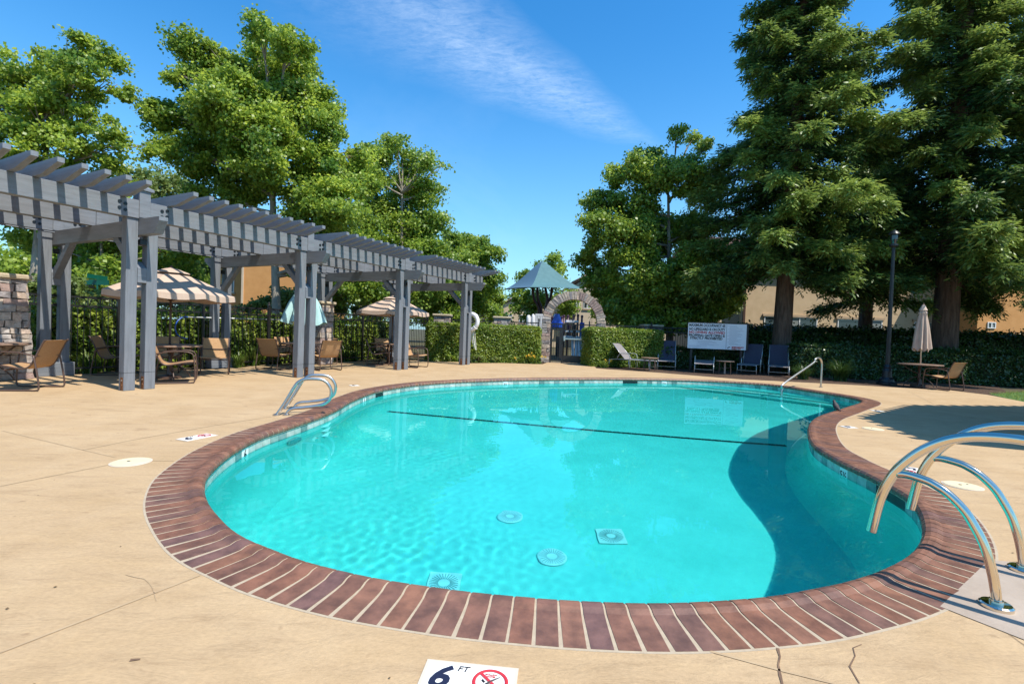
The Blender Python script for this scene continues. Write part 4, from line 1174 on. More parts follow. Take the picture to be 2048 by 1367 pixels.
def gb(name, x0, x1, z0, z1, y=.018, m_=M_black, parent=gate, yo=0): return MB().box(x0, x1, -y + yo, y + yo, z0, z1).build(name, m_, parent)
for x in (.02, .50, GWd - .36, GWd - .04): gb('post', x, x + .06, 0, 1.62 if x != GWd - .36 else 1.75, .03)
for z in (.08, 1.35, 1.58): gb('rail', .05, .5, z, z + .04)
for z in (1.35, 1.58): gb('rail', .56, GWd - .36, z, z + .04)
for z in (1.35, 1.58, .08): gb('rail', GWd - .30, GWd - .04, z, z + .04)
for k in range(5): gb('baluster', .09 + k * .085, .105 + k * .085, .1, 1.6, .008)
for k in range(9): gb('baluster', .62 + k * .085, .635 + k * .085, .3, 1.6, .008)
for k in range(3): gb('baluster', GWd - .27 + k * .08, GWd - .255 + k * .08, .1, 1.6, .008)
gb('kick_plate', .57, GWd - .37, .03, .32, .006)
gb('lock_box', .40, .50, .2, 1.45, .03)
pb = gb('push_bar', .60, GWd - .42, .98, 1.03, .02, M_steel2, yo=-.05)
gb('latch_case', .58, .64, .92, 1.1, .03, M_steel2, pb, yo=-.05)
MB().tube([(GWd - .33, 0, 1.75), (GWd - .25, -.05, 2.05), (GWd - .24, -.05, 1.66)], .01, 6).build('closer_arm', M_black, gate)

# ------------------------------------------------------------------ plants
def hedge(name, label, A, B, depth, h, material, leaf, dens, rng, z0=0.0, bump=.05, group=None, core=(.018, .03, .008), toplift=0.0):
    A = Vector((*A, 0)); B = Vector((*B, 0)); d = (B - A); L_ = d.length
    th = thing(name, label, 'hedge', (A.x, A.y, z0), math.atan2(d.y, d.x), group)
    MB().box(.06, L_ - .06, .06, depth - .06, 0, h - .06).build('core', mat('hedge_core', core, rough=1), th)
    pts = []; tones = []; outs = []
    def wav(x, y): return bump * (np.sin(x * 2.1 + y) + .7 * np.sin(x * 5.3 + 1.3 * y) + .4 * np.sin(x * 11.1 + 2 * y))
    n1 = int(L_ * h * dens); x = rng.random(n1) * L_; z = rng.random(n1) * h
    pts.append(np.stack([x, wav(x, z * 3) * .8 + rng.normal(0, .03, n1), z], 1)); outs.append(np.tile([0, -1, .3], (n1, 1)))
    n2 = int(L_ * depth * dens); x = rng.random(n2) * L_; y = rng.random(n2) * depth
    pts.append(np.stack([x, y, h + wav(x, y * 3) + np.abs(rng.normal(0, .035 + toplift, n2))], 1)); outs.append(np.tile([0, 0, 1.], (n2, 1)))
    for xx, s in ((0, -1), (L_, 1)):
        n3 = int(depth * h * dens); y = rng.random(n3) * depth; z = rng.random(n3) * h
        pts.append(np.stack([xx + wav(y, z * 3) * .6 + rng.normal(0, .03, n3), y, z], 1)); outs.append(np.tile([s, 0, .3], (n3, 1)))
    P = np.vstack(pts); O = np.vstack(outs)
    tone = .35 + .25 * np.sin(P[:, 0] * 3 + P[:, 2] * 4) * np.sin(P[:, 1] * 2 + P[:, 0]) + rng.normal(0, .22, len(P))
    V, tn = leaves(P, leaf, rng, .2, .42, tone, O)
    stuff(quads_mesh('foliage', V, tn, material, th))
    return th
r_ = np.random.default_rng(21)
hedge('clipped_hedge', 'clipped green box hedge left of the stone arch', (-3.12, 18.25), (1.12, 19.2), 1.15, 1.38, L_hedge, .06, 2300, r_, bump=.012, group='clipped hedges')
hedge('clipped_hedge', 'clipped green box hedge right of the stone arch', (3.05, 18.7), (6.0, 19.45), 1.0, 1.42, L_hedge, .06, 2300, r_, bump=.012, group='clipped hedges')
hedge('ivy_hedge', 'dark leafy hedge behind the black iron fence along the pergola', (-9.75, 10.2), (-4.4, 20.3), .9, 1.28, L_hedge, .085, 900, r_, bump=.05, toplift=.05)
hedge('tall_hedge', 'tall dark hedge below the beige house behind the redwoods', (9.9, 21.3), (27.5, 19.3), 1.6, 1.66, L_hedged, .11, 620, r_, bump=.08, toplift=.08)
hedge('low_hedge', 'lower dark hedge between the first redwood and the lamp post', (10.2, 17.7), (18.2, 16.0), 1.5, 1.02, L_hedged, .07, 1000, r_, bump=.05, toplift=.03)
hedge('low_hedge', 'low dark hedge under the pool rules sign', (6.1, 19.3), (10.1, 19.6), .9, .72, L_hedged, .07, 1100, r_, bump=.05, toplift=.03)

def clump(name, label, loc, n, L_, spread, material, rng, group, w=.014, flowers=0, parent=None):
    th = thing(name, label, 'plant', loc, 0, group)
    seg = 5; rowsV = []; tones = []
    for k in range(n):
        a = rng.uniform(0, 2 * PI); l = L_ * rng.uniform(.6, 1.1); bend = rng.uniform(.35, 1.1) * spread
        bx_, by_ = rng.normal(0, .06 * spread, 2); dx, dy = math.cos(a), math.sin(a); sx, sy = -dy, dx
        p0 = None
        tn = rng.random()
        for j in range(seg + 1):
            t_ = j / seg; r = bend * l * t_ ** 1.6 * .8; z = l * (t_ - .42 * bend * t_ ** 2.2)
            ww = w * (1 - t_ ** 2 * .9)
            q = np.array([bx_ + dx * r, by_ + dy * r, max(z, .01)])
            l_, r2 = q + np.array([sx, sy, 0]) * ww, q - np.array([sx, sy, 0]) * ww
            if p0 is not None: rowsV.append([p0[0], p0[1], r2, l_]); tones.append(tn)
            p0 = (l_, r2)
    V = np.array([[v_ for v_ in q] for q in rowsV])
    quads_mesh('blades', V, np.array(tones), material, th)
    if flowers:
        P = np.stack([rng.normal(0, .16 * spread, flowers * 9), rng.normal(0, .16 * spread, flowers * 9), np.zeros(flowers * 9)], 1)
        base = np.stack([rng.normal(0, .16, flowers), rng.normal(0, .12, flowers), rng.uniform(.5, .8, flowers) * L_ * 1.1], 1)
        P = np.repeat(base, 9, 0) + rng.normal(0, .02, (flowers * 9, 3))
        V, tn = leaves(P, .06, rng, .3, .45)
        quads_mesh('flowers', V, tn, L_flower, th)
    return th
r_ = np.random.default_rng(5)
for u, v, n, l, lab in ((170, 745, 110, .62, 'strap leaved clump by the pergola footing behind the nearest chair'), (200, 741, 120, .68, 'strap leaved clump behind the shadow of the nearest post'),
                        (470, 735, 120, .60, 'bright strap leaved clump right of the chair that faces the camera'), (505, 731, 130, .85, 'tall strap leaved clump left of the tan chairs by the second post'),
                        (688, 722, 120, .62, 'bright strap leaved clump right of the second pergola post'), (706, 720, 110, .55, 'strap leaved clump beside the fence post left of the third pergola post'),
                        (250, 741, 110, .6, 'strap leaved clump seen beside the hidden chair at the nearest post')):
    g = G(u, v); clump('strap_leaf_plant', lab, (g[0], g[1] + .1, -.03), n, l, .9, L_blade, r_, 'strap leaved plants in the bed')
clump('daylily', 'yellow flowering daylily clump at the foot of the hedge beside the arch', (*G(1066, 727), -.03), 130, .5, 1.1, L_blade, r_, 'strap leaved plants in the bed', flowers=12)
clump('daylily', 'green daylily clump left of the yellow flowers under the hedge', (*G(1042, 726), -.03), 90, .42, 1.1, L_blade, r_, 'strap leaved plants in the bed', flowers=3)
clump('daylily', 'small daylily clump at the corner of the right clipped hedge', (*G(1208, 734), -.03), 80, .42, 1.1, L_blade, r_, 'strap leaved plants in the bed', flowers=2)
clump('fountain_grass', 'drooping grass clump right of the steel grab rail', (*G(1680, 760), -.03), 420, .95, 1.15, L_hedged, r_, 'ornamental grass clumps', w=.008)
clump('fountain_grass', 'grass clump behind the steel grab rail and last lounger', (*G(1605, 757), -.03), 260, .7, 1.1, L_hedged, r_, 'ornamental grass clumps', w=.008)
clump('fountain_grass', 'grass clump between the second lounger and the flat lounger', (*G(1378, 735), -.03), 220, .55, 1.0, L_hedge, r_, 'ornamental grass clumps', w=.008)

def crown_pts(lobes, n, rng, shell=.6, clumps_per=26, cr=.30):
    """lobes: list of (x,y,z,r); returns leaf points gathered in clumps, with a tone"""
    vol = np.array([l[3] ** 2.4 for l in lobes]); vol = vol / vol.sum()
    pts = []; tones = []; outs = []
    for (x, y, z, r), w in zip(lobes, vol):
        nc = max(6, int(clumps_per * (r / 1.0) ** 1.7)); nl = int(n * w / nc) + 1
        d = unit(rng.normal(size=(nc, 3))); rad = r * (shell + (1 - shell) * rng.random(nc) ** .5) * rng.uniform(.82, 1.12, nc)
        c = np.array([x, y, z]) + d * rad[:, None] * np.array([1, 1, .92])
        tc_ = rng.normal(.5, .16, nc)
        cs = cr * rng.uniform(.6, 1.4, nc) * min(1.3, .6 + r * .35)
        q = np.clip(rng.normal(size=(nc, nl, 3)), -1.9, 1.9) * np.array([1, 1, .62]) * cs[:, None, None] + c[:, None]
        pts.append(q.reshape(-1, 3)); tones.append((tc_[:, None] + rng.normal(0, .2, (nc, nl))).ravel()); outs.append(np.repeat(d, nl, 0))
    return np.vstack(pts), np.concatenate(tones), np.vstack(outs)
def shrub(name, label, loc, r, h, n, leaf, material, rng, group):
    th = thing(name, label, 'shrub', loc, 0, group)
    lobes = [(rng.uniform(-.3, .3) * r, rng.uniform(-.3, .3) * r, h * .5, min(r, h * .55) * rng.uniform(.7, 1)) for _ in range(6)] + [(0, 0, h * .45, h * .5)]
    lobes = [(x * r / max(h, .01) * 1.2, y, z, q) for x, y, z, q in lobes]
    P, tn, O = crown_pts(lobes, n, rng, .6, 60, h * .14)
    P[:, 2] = np.maximum(P[:, 2], .02)
    V, tn = leaves(P, leaf, rng, .3, .42, tn, O)
    stuff(quads_mesh('foliage', V, tn, material, th))
    mb = MB()
    for k in range(5):
        a = k * 1.26; mb.tube([(0, 0, -.0), (r * .3 * math.cos(a), r * .3 * math.sin(a), h * .5), (r * .5 * math.cos(a), r * .5 * math.sin(a), h * .8)], [.02, .012, .005], 5)
    mb.build('stem', M_bark, th)
    return th
for u, v, r, h, m_, lab in ((955, 725, .36, .34, L_pale, 'low round bright shrub right of the life ring post'), (988, 725, .30, .30, L_pale, 'smaller round bright shrub before the clipped hedge'),
                            (870, 721, .45, .42, L_hedge, 'loose low shrub between the third and last pergola posts'), (900, 723, .35, .36, L_plane2, 'low yellowish shrub just left of the last pergola post')):
    shrub('low_shrub', lab, (*G(u, v), -.03), r, h, 1500, .055, m_, r_, 'small shrubs along the bed')

def limb_path(a, b, rng, sag=.0, n=6, wob=.08):
    a, b = Vector(a), Vector(b); L_ = (b - a).length
    return [a.lerp(b, k / n) + Vector((rng.normal(0, wob * L_ * .12), rng.normal(0, wob * L_ * .12), math.sin(PI * k / n) * sag * L_)) * (0 if k in (0, n) else 1) for k in range(n + 1)]
def broad_tree(name, label, Yd, base, lobes_px, n, leaf, material, rng, group=None, trunk_r=.16, bark=M_bark, dj=1.6, fork=None, cr=.30, cat='tree', cper=26):
    """base: photo point of the trunk foot; lobes_px: (u, v, r) in photo pixels at distance Yd"""
    b = D(base[0], base[1], Yd); b.z = -.03
    th = thing(name, label, cat, (b.x, b.y, -.03), 0, group)
    k_ = Yd / FOC; lobes = []
    for (u, v, r) in lobes_px:
        q = D(u, v, Yd); off = rng.uniform(-dj, dj)
        lobes.append((q.x - b.x, off, q.z, r * k_ * .94))
    P, tn, O = crown_pts(lobes, n, rng, .5, cper, cr * .92)
    keep = P[:, 2] > .5
    V, tn = leaves(P[keep], leaf, rng, .22, .46, tn[keep], O[keep])
    stuff(quads_mesh('crown', V, tn, material, th))
    zs = sorted(l[2] for l in lobes); top = max(l[2] + l[3] * .4 for l in lobes); low = min(l[2] for l in lobes)
    fz = fork if fork else max(1.2, low * .6)
    cx = float(np.mean([l[0] for l in lobes])); 
    mb = MB(); tp_ = [(0, 0, 0), (cx * .05, 0, fz * .5), (cx * .15, 0, fz), (cx * .5, 0, (fz + top) / 2), (cx * .8, .1, top * .9)]
    mb.tube(smooth_path(tp_, 5), [trunk_r * (1.25 - 1.15 * (i / 20)) for i in range(21)], 10)
    mb.build('trunk', bark, th, smooth=True)
    mb = MB()
    for l in lobes:
        zz = max(fz * .9, min(l[2] - l[3] * .8, top * .75)); f = max(0, (zz - fz) / max(top - fz, .1))
        st = (cx * (.15 + .6 * f), 0, zz)
        end = (l[0], l[1], l[2] + l[3] * .25); n_l = 6
        mb.tube(limb_path(st, end, rng, -.04), [trunk_r * (.42 - .36 * i / n_l) * (.6 + .4 * (1 - f)) for i in range(n_l + 1)], 6)
        for _ in range(3):
            d = unit(rng.normal(size=(1, 3)))[0] * l[3] * .85; s0 = Vector(st).lerp(Vector(end), .6)
            mb.tube(limb_path(s0, (l[0] + d[0], l[1] + d[1], l[2] + abs(d[2]) * .6), rng, .03, 4), [trunk_r * .13, trunk_r * .1, trunk_r * .08, trunk_r * .05, .008], 5)
    mb.build('limb', bark, th, smooth=True)
    return th
rt = np.random.default_rng(99)
PG = 'plane trees around the pool'
broad_tree('plane_tree', 'plane tree at the upper left with open airy crown behind the pergola', 15.5, (60, 740),
           [(160, 95, 38), (205, 110, 30), (120, 130, 40), (80, 100, 30), (40, 130, 38), (5, 150, 40), (190, 165, 45), (230, 170, 28), (130, 190, 45), (70, 190, 45), (15, 210, 50), (100, 245, 55), (170, 245, 35), (50, 290, 55), (150, 300, 50), (220, 260, 34), (255, 275, 22), (235, 310, 28), (200, 345, 35), (100, 360, 60), (20, 380, 60), (-60, 200, 60), (-70, 320, 70), (40, 450, 55), (130, 430, 50), (200, 400, 30)],
           62000, .105, L_plane, rt, PG, .2, dj=.9, cr=.22, cper=22)
broad_tree('plane_tree', 'tallest leafy plane tree rising behind the middle of the pergola', 18.5, (556, 720),
           [(485, 78, 26), (545, 80, 28), (505, 112, 46), (575, 112, 38), (435, 132, 34), (408, 125, 22), (370, 138, 24), (345, 152, 22), (610, 125, 36), (460, 165, 60), (560, 175, 65), (392, 190, 42), (350, 195, 30), (620, 190, 42), (510, 240, 75), (420, 255, 60), (350, 250, 36), (610, 260, 60), (660, 240, 30), (560, 320, 75), (460, 340, 65), (390, 320, 46), (640, 340, 60), (690, 300, 36), (700, 350, 40), (410, 400, 34), (470, 405, 22), (610, 410, 40), (690, 420, 50), (640, 460, 45), (385, 430, 30), (690, 490, 45), (560, 470, 16), (620, 530, 26), (660, 530, 32), (420, 450, 22)],
           170000, .115, L_plane, rt, PG, .24, dj=1.2, cr=.25, cper=34)
broad_tree('plane_tree', 'plane tree with a stray top twig, right of the tallest plane tree', 24.0, (800, 715),
           [(790, 285, 24), (760, 320, 30), (820, 310, 28), (860, 335, 20), (740, 360, 36), (800, 370, 45), (855, 380, 28), (740, 430, 50), (820, 440, 55), (870, 440, 26), (760, 510, 55), (840, 510, 45), (720, 500, 40), (880, 500, 30), (790, 570, 50), (850, 575, 40), (730, 570, 40), (880, 560, 26), (690, 570, 36), (640, 590, 34), (885, 320, 8), (846, 295, 10)],
           80000, .125, L_plane2, rt, PG, .2, dj=1.3, cr=.30, cper=34)
broad_tree('plane_tree', 'smaller plane tree behind the end of the pergola and the life ring', 31.0, (945, 705),
           [(935, 480, 18), (965, 495, 22), (905, 480, 22), (985, 515, 18), (890, 520, 30), (940, 530, 36), (975, 560, 28), (900, 580, 34), (945, 600, 36), (985, 600, 24), (860, 600, 30), (920, 630, 24), (990, 625, 16)],
           46000, .15, L_plane2, rt, PG, .18, dj=1.6, cr=.3, cper=40)
broad_tree('plane_tree', 'distant tree behind the teal shade sail', 42.0, (1075, 690),
           [(1085, 530, 14), (1110, 522, 16), (1125, 532, 12), (1055, 550, 18), (1100, 560, 24), (1045, 590, 22), (1080, 600, 26), (1120, 600, 22), (1060, 625, 18), (1135, 620, 16), (1145, 595, 12), (1032, 615, 12)],
           11000, .2, L_plane2, rt, 'distant trees', .16, dj=1.4, cr=.3, cper=50)
broad_tree('plane_tree', 'leafy plane tree right of the stone arch, pale trunk behind the loungers', 22.5, (1338, 735),
           [(1290, 300, 18), (1315, 300, 18), (1340, 290, 16), (1405, 255, 14), (1425, 280, 18), (1395, 310, 24), (1260, 350, 26), (1225, 355, 24), (1300, 360, 40), (1210, 400, 34), (1260, 420, 46), (1350, 370, 45), (1410, 370, 36), (1195, 460, 34), (1250, 490, 52), (1330, 460, 55), (1400, 450, 45), (1185, 520, 28), (1220, 560, 44), (1290, 560, 52), (1370, 540, 50), (1430, 520, 36), (1230, 610, 34), (1290, 620, 36), (1360, 615, 40), (1420, 600, 36), (1180, 490, 22), (1400, 640, 22), (1440, 610, 26), (1340, 590, 52), (1300, 640, 30), (1390, 595, 46), (1350, 640, 30), (1440, 560, 34), (1260, 645, 24)],
           160000, .118, L_plane3, rt, PG, .17, dj=1.4, cr=.25, cper=36, fork=2.6)
broad_tree('background_tree', 'pointed pale green tree far behind between the two left plane trees', 34.0, (300, 700),
           [(298, 330, 10), (295, 350, 18), (330, 350, 16), (270, 370, 22), (310, 380, 30), (350, 370, 22), (250, 410, 30), (300, 430, 40), (350, 430, 35), (230, 460, 36), (280, 490, 44), (340, 500, 44), (210, 520, 36), (260, 550, 40), (330, 560, 40), (380, 540, 34)],
           24000, .22, L_pale, rt, 'distant trees', .2, dj=2, cr=.4, cper=34)
broad_tree('background_tree', 'shadowy tree filling the view under the pergola roof at left', 23.0, (215, 700),
           [(190, 420, 40), (240, 450, 40), (150, 470, 44), (210, 500, 50), (280, 500, 40), (150, 540, 40), (230, 550, 40), (100, 500, 40), (40, 480, 50), (60, 540, 40), (330, 520, 40), (380, 500, 40), (360, 560, 34), (20, 560, 44), (110, 580, 40)],
           20000, .19, L_plane2, rt, 'distant trees', .2, dj=2, cr=.34, cper=30)
for (u, lob, Yd, lab) in ((480, [(400, 560, 30), (420, 530, 26), (390, 600, 30), (620, 560, 26), (410, 620, 24)], 40, 'distant tree seen through the middle bay of the pergola'),
                          (700, [(640, 590, 26), (690, 575, 32), (740, 590, 30), (790, 595, 30), (660, 625, 26), (730, 630, 28), (800, 630, 24)], 42, 'distant tree behind the striped umbrella'),
                          (860, [(830, 610, 24), (870, 600, 26), (910, 615, 24), (850, 635, 20), (900, 640, 18), (960, 640, 18), (1000, 640, 16)], 46, 'distant low tree behind the last pergola post'),
                          (1260, [(1215, 620, 18), (1250, 600, 26), (1290, 610, 26), (1330, 620, 22), (1240, 640, 18), (1300, 645, 18)], 38, 'distant tree behind the plane tree right of the arch'),
                          (60, [(-40, 560, 50), (30, 540, 46), (100, 560, 44), (160, 590, 36), (60, 610, 40), (-20, 620, 40)], 30, 'distant tree behind the stone pillar at the left edge')):
    broad_tree('background_tree', lab, Yd, (u, 690), lob, 9000, .26, L_plane2, rt, 'distant trees', .18, dj=2, cr=.4, cper=30)
for (u, v, Yd, lob, lab) in ((90, 640, 13.5, [(60, 600, 24), (100, 585, 26), (140, 600, 24), (90, 560, 26), (160, 570, 20), (30, 580, 26)], 'loose green shrub over the fence at the far left'),
                             (215, 640, 17, [(190, 590, 26), (230, 580, 24), (250, 600, 22), (150, 600, 26), (200, 615, 22)], 'light green shrub behind the fence under the green street sign'),
                             (340, 650, 20, [(300, 610, 22), (340, 600, 24), (380, 610, 22), (410, 620, 16), (270, 600, 22)], 'light green shrub behind the fence under the open umbrella'),
                             (545, 660, 21, [(520, 600, 18), (560, 590, 20), (590, 600, 20), (540, 615, 18), (610, 610, 16), (500, 618, 14)], 'yellow green shrub in front of the orange house'),
                             (690, 660, 26, [(680, 610, 20), (720, 605, 22), (760, 610, 20), (650, 615, 18), (800, 615, 20)], 'low green shrub over the fence between the second and third posts'),
                             (1395, 640, 27, [(1400, 610, 26), (1440, 615, 24), (1465, 590, 16), (1370, 625, 20)], 'light green shrub left above the pool rules sign')):
    b = D(u, 720, Yd)
    broad_tree('tall_shrub', lab, Yd, (u, 700), lob, 6500, .12, L_pale, rt, 'shrubs behind the fence', .05, dj=.6, cr=.22, cat='shrub', fork=.5)

def redwood(label, loc, h, rbase, zlow, n, rng, lean=0, trunk_r=.34, group='redwood trees'):
    th = thing('redwood_tree', label, 'tree', (loc[0], loc[1], -.03), 0, group)
    zs = np.linspace(0, h, 24)
    rr_ = [trunk_r * (1.35 if z < .3 else 1.0) * max(.04, (1 - z / h) ** .8) for z in zs]
    mb = MB().tube([(lean * z / h, 0, z) for z in zs], rr_, 16)
    for i_ in range(len(mb.v)):
        a = (i_ % 16); mb.v[i_] = mb.v[i_] + Vector((mb.v[i_].x - lean * mb.v[i_].z / h, mb.v[i_].y, 0)) * (.06 if a % 2 else -.04)
    mb.build('trunk', M_redbark, th, smooth=True)
    nb = 180; mbb = MB(); C = []; A = []; T = []; 
    per_b = n // nb
    for k in range(nb):
        f = (k + rng.random()) / nb; z = zlow + (h - zlow) * f ** 1.05
        R_ = rbase * (1 - ((z - zlow) / (h - zlow))) ** .88 * rng.uniform(.5, 1.2)
        if z < zlow + 1.2: R_ *= .9
        a = k * 2.399 + rng.normal(0, .25); R_ = max(R_, .35)
        droop = .18 + .22 * (1 - f); dx, dy = math.cos(a), math.sin(a)
        tt = np.linspace(0, 1, 7)
        path = np.stack([dx * R_ * tt, dy * R_ * tt, z - droop * R_ * tt ** 1.3 + .12 * R_ * tt ** 3], 1); path[:, 0] += lean * z / h
        mbb.tube([tuple(q) for q in path], [.035 * (1 - .85 * t_) * (1.2 - f) + .004 for t_ in tt], 5)
        # sprays: side twigs along the branch
        m_ = max(20, int(per_b * (R_ / rbase) * 1.7)); nt_ = max(5, m_ // 16)
        s = rng.random(nt_) ** .7; s = .04 + 1.0 * s
        bx_ = np.stack([np.interp(s, tt, path[:, i]) for i in range(3)], 1)
        sgn = rng.choice([-1, 1], nt_); ang = a + sgn * rng.uniform(.5, 1.2, nt_); L_ = (.32 + .4 * R_ * .35 * (1.15 - s)) * rng.uniform(.7, 1.3, nt_)
        dirs = np.stack([np.cos(ang), np.sin(ang), rng.normal(-.42, .34, nt_)], 1)
        q = rng.random((nt_, 16)); base = bx_[:, None] + dirs[:, None] * (L_[:, None] * q)[..., None]
        base += rng.normal(0, .07, base.shape); base[..., 2] += .05 * np.abs(rng.normal(size=base.shape[:2]))
        side_ = np.stack([-np.sin(ang), np.cos(ang), np.zeros(nt_)], 1)[:, None] * rng.choice([-1, 1], (nt_, 16))[..., None]
        ax_ = dirs[:, None] * .8 + side_ * .75 + rng.normal(0, .22, base.shape); ax_[..., 2] -= .12
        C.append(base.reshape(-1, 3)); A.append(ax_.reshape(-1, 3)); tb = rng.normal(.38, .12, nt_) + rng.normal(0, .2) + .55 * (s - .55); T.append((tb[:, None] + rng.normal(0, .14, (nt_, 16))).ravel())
    stuff(mbb.build('limb', M_redbark, th, smooth=True))
    C = np.vstack(C); A = unit(np.vstack(A)); T = np.concatenate(T); nn = len(C)
    s = rng.uniform(.12, .25, nn); N = rng.normal(size=(nn, 3)) * .45; N[:, 2] += 1; N = unit(N - A * (N * A).sum(1, keepdims=True)); B = np.cross(N, A)
    V, tn = kites(C, A * s[:, None], B * (s * .15)[:, None], N, s * .03, T)
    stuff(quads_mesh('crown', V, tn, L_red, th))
    return th
rr = np.random.default_rng(8)
q = D(1560, 730, 19.3); redwood('redwood with its trunk behind the last loungers, nearer the middle of the photo', (q.x, q.y), 20.5, 4.1, 4.0, 290000, rr, .35)
q = D(1885, 730, 18.2); redwood('redwood with the thick trunk behind the closed beige umbrella', (q.x, q.y), 22.5, 4.7, 4.0, 320000, rr, .3, .42)
redwood('dark redwood standing behind and right of the closed beige umbrella, cut by the right edge', (22.8, 20.5), 22, 4.4, 4.2, 130000, rr, 0, .4)
redwood('dark redwood farther back between the two nearer redwood trunks', (17.6, 24.5), 12.5, 3.5, 5.0, 130000, rr, 0, .34)
redwood('redwood just outside the right edge whose boughs reach into the photo', (22.8, 15.2), 20, 4.2, 4.0, 120000, rr, 0, .4)

# grass patch at the right
LB = [G(*q) for q in ((1978, 786), (2048, 803), (2200, 812), (2200, 786), (2048, 782))]
M_lawn = mat('lawn', (.03, .08, .012), (.07, .14, .02), 8, .9, .01)
fill_poly(LB, [], -.02, 'lawn', M_lawn)['kind'] = 'structure'
bpy.data.objects['lawn'].name = 'lawn'
gx = np.array(LB); n = 5000; bb = np.stack([rr.uniform(gx[:, 0].min(), gx[:, 0].max(), n), rr.uniform(gx[:, 1].min(), gx[:, 1].max(), n)], 1); bb = bb[pip(bb, gx)]
C = np.column_stack([bb, np.full(len(bb), -.02)]); A = np.column_stack([rr.normal(0, .02, (len(bb), 2)), rr.uniform(.04, .09, len(bb))])
V, tn = kites(C, A, np.tile([.004, 0, 0], (len(bb), 1)), np.tile([0, 1., 0], (len(bb), 1)), np.zeros(len(bb)), rr.random(len(bb)))
stuff(quads_mesh('grass', V, tn, L_hedge))['label'] = 'short green lawn grass at the right edge beyond the deck'
bpy.data.objects['grass']['category'] = 'grass'
# mulch bed behind the deck edge
bed_in = [tuple(q) for q in BED]
bed = fill_poly([(q[0], q[1]) for q in BED] + [(19, 19.5), (13, 21), (6, 21.2), (3.5, 20.9), (-3, 20.6), (-9.9, 9.4)], [], -.022, 'planting_bed', M_mulch); struct(bed)

# ------------------------------------------------------------------ houses
def window(parent, x, z, w, h, y, panes=2, trim=True, glass=M_glass, sill=True):
    f = MB(); t_ = .05
    f.box(x, x + w, y - .05, y, z, z + t_); f.box(x, x + w, y - .05, y, z + h - t_, z + h)
    f.box(x, x + t_, y - .05, y, z + t_, z + h - t_); f.box(x + w - t_, x + w, y - .05, y, z + t_, z + h - t_)
    for k in range(1, panes): f.box(x + w * k / panes - .03, x + w * k / panes + .03, y - .045, y, z + t_, z + h - t_)
    o = f.build('window', M_white, parent)
    for k in range(panes): MB().box(x + w * k / panes + (.05 if k == 0 else .03), x + w * (k + 1) / panes - (.05 if k == panes - 1 else .03), y - .02, y - .005, z + t_, z + h - t_).build('pane', glass if k % 2 == 0 else M_blind, o)
    if trim: MB().box(x - .12, x + w + .12, y - .10, y - .002, z + h + .01, z + h + .16).build('lintel', M_trim, o)
    if sill: MB().box(x - .1, x + w + .1, y - .09, y - .002, z - .12, z - .01).build('sill', M_trim, o)
def gable_roof(parent, x0, x1, y0, y1, z, rise, over=.5, axis='x'):
    mb = MB(); x0 -= over; x1 += over; y0 -= over; y1 += over; t_ = .15
    if axis == 'x':
        ym = (y0 + y1) / 2; pts = [(x0, y0, z), (x0, ym, z + rise), (x0, y1, z), (x0, y1, z + t_), (x0, ym, z + rise + t_), (x0, y0, z + t_)]; mb.prism(pts[::-1], (x1 - x0, 0, 0))
    else:
        xm = (x0 + x1) / 2; pts = [(x0, y0, z), (xm, y0, z + rise), (x1, y0, z), (x1, y0, z + t_), (xm, y0, z + rise + t_), (x0, y0, z + t_)]; mb.prism(pts, (0, y1 - y0, 0))
    rf = mb.build('roof', M_roof, parent)
    # barrel tile ridges
    mb = MB(); n = int((x1 - x0) / .33) if axis == 'x' else int((y1 - y0) / .33)
    if n < 120:
        for k in range(n + 1):
            if axis == 'x': x = x0 + (x1 - x0) * k / n; mb.tube([(x, y0, z + t_), (x, (y0 + y1) / 2, z + rise + t_)], .09, 6)
            else: yy = y0 + (y1 - y0) * k / n; mb.tube([(x0, yy, z + t_), ((x0 + x1) / 2, yy, z + rise + t_)], .09, 6); mb.tube([(x1, yy, z + t_), ((x0 + x1) / 2, yy, z + rise + t_)], .09, 6)
        stuff(mb.build('roof_tile', M_roof, rf, smooth=True))
    return rf
# beige house at right
YH = 31.0
a = D(1441, 640, YH); b = D(1952, 640, YH)
hs = thing('house', 'long beige stucco house with wide windows behind the redwoods at right', 'house', (a.x, YH, -.03), 0, 'houses around the pool')
WH = b.x - a.x
bl_ = D(1486, 640, YH).x - a.x
MB().box(0, bl_, .6, 10, 0, 6.6).build('wall', M_stucco3, hs)
MB().box(bl_, WH, 0, 10, 0, 6.6).build('wall', M_stucco, hs)
MB().box(bl_ - .06, bl_ + .08, -.12, .0, 0, 6.3).build('downpipe', M_bronze, hs)
MB().box(WH - .22, WH - .08, -.12, .0, 0, 6.3).build('downpipe', M_stucco3, hs)
zt_ = D(1580, 633, YH).z; 
for (u0, u1, pn) in ((1528, 1634, 3), (1675, 1764, 2), (1828, 1866, 2)):
    x0 = D(u0, 640, YH).x - a.x; x1 = D(u1, 640, YH).x - a.x; window(hs, x0, zt_ - 1.35, x1 - x0, 1.35, 0, pn, sill=False)
gable_roof(hs, 0, WH, 0, 10, 6.6, 1.9, .7)
c_ = D(1955, 640, 28.5)
ho = thing('house', 'orange stucco house wing with a small window at the right edge', 'house', (c_.x, 28.5, -.03), 0, 'houses around the pool')
MB().box(0, 12, 0, 9, 0, 6.2).build('wall', M_stucco2, ho)
x0 = D(1974, 650, 28.5).x - c_.x; window(ho, x0, D(1974, 655, 28.5).z, .48, .36, 0, 2, trim=False, sill=False)
gable_roof(ho, 0, 12, 0, 9, 6.2, 1.8, .5)
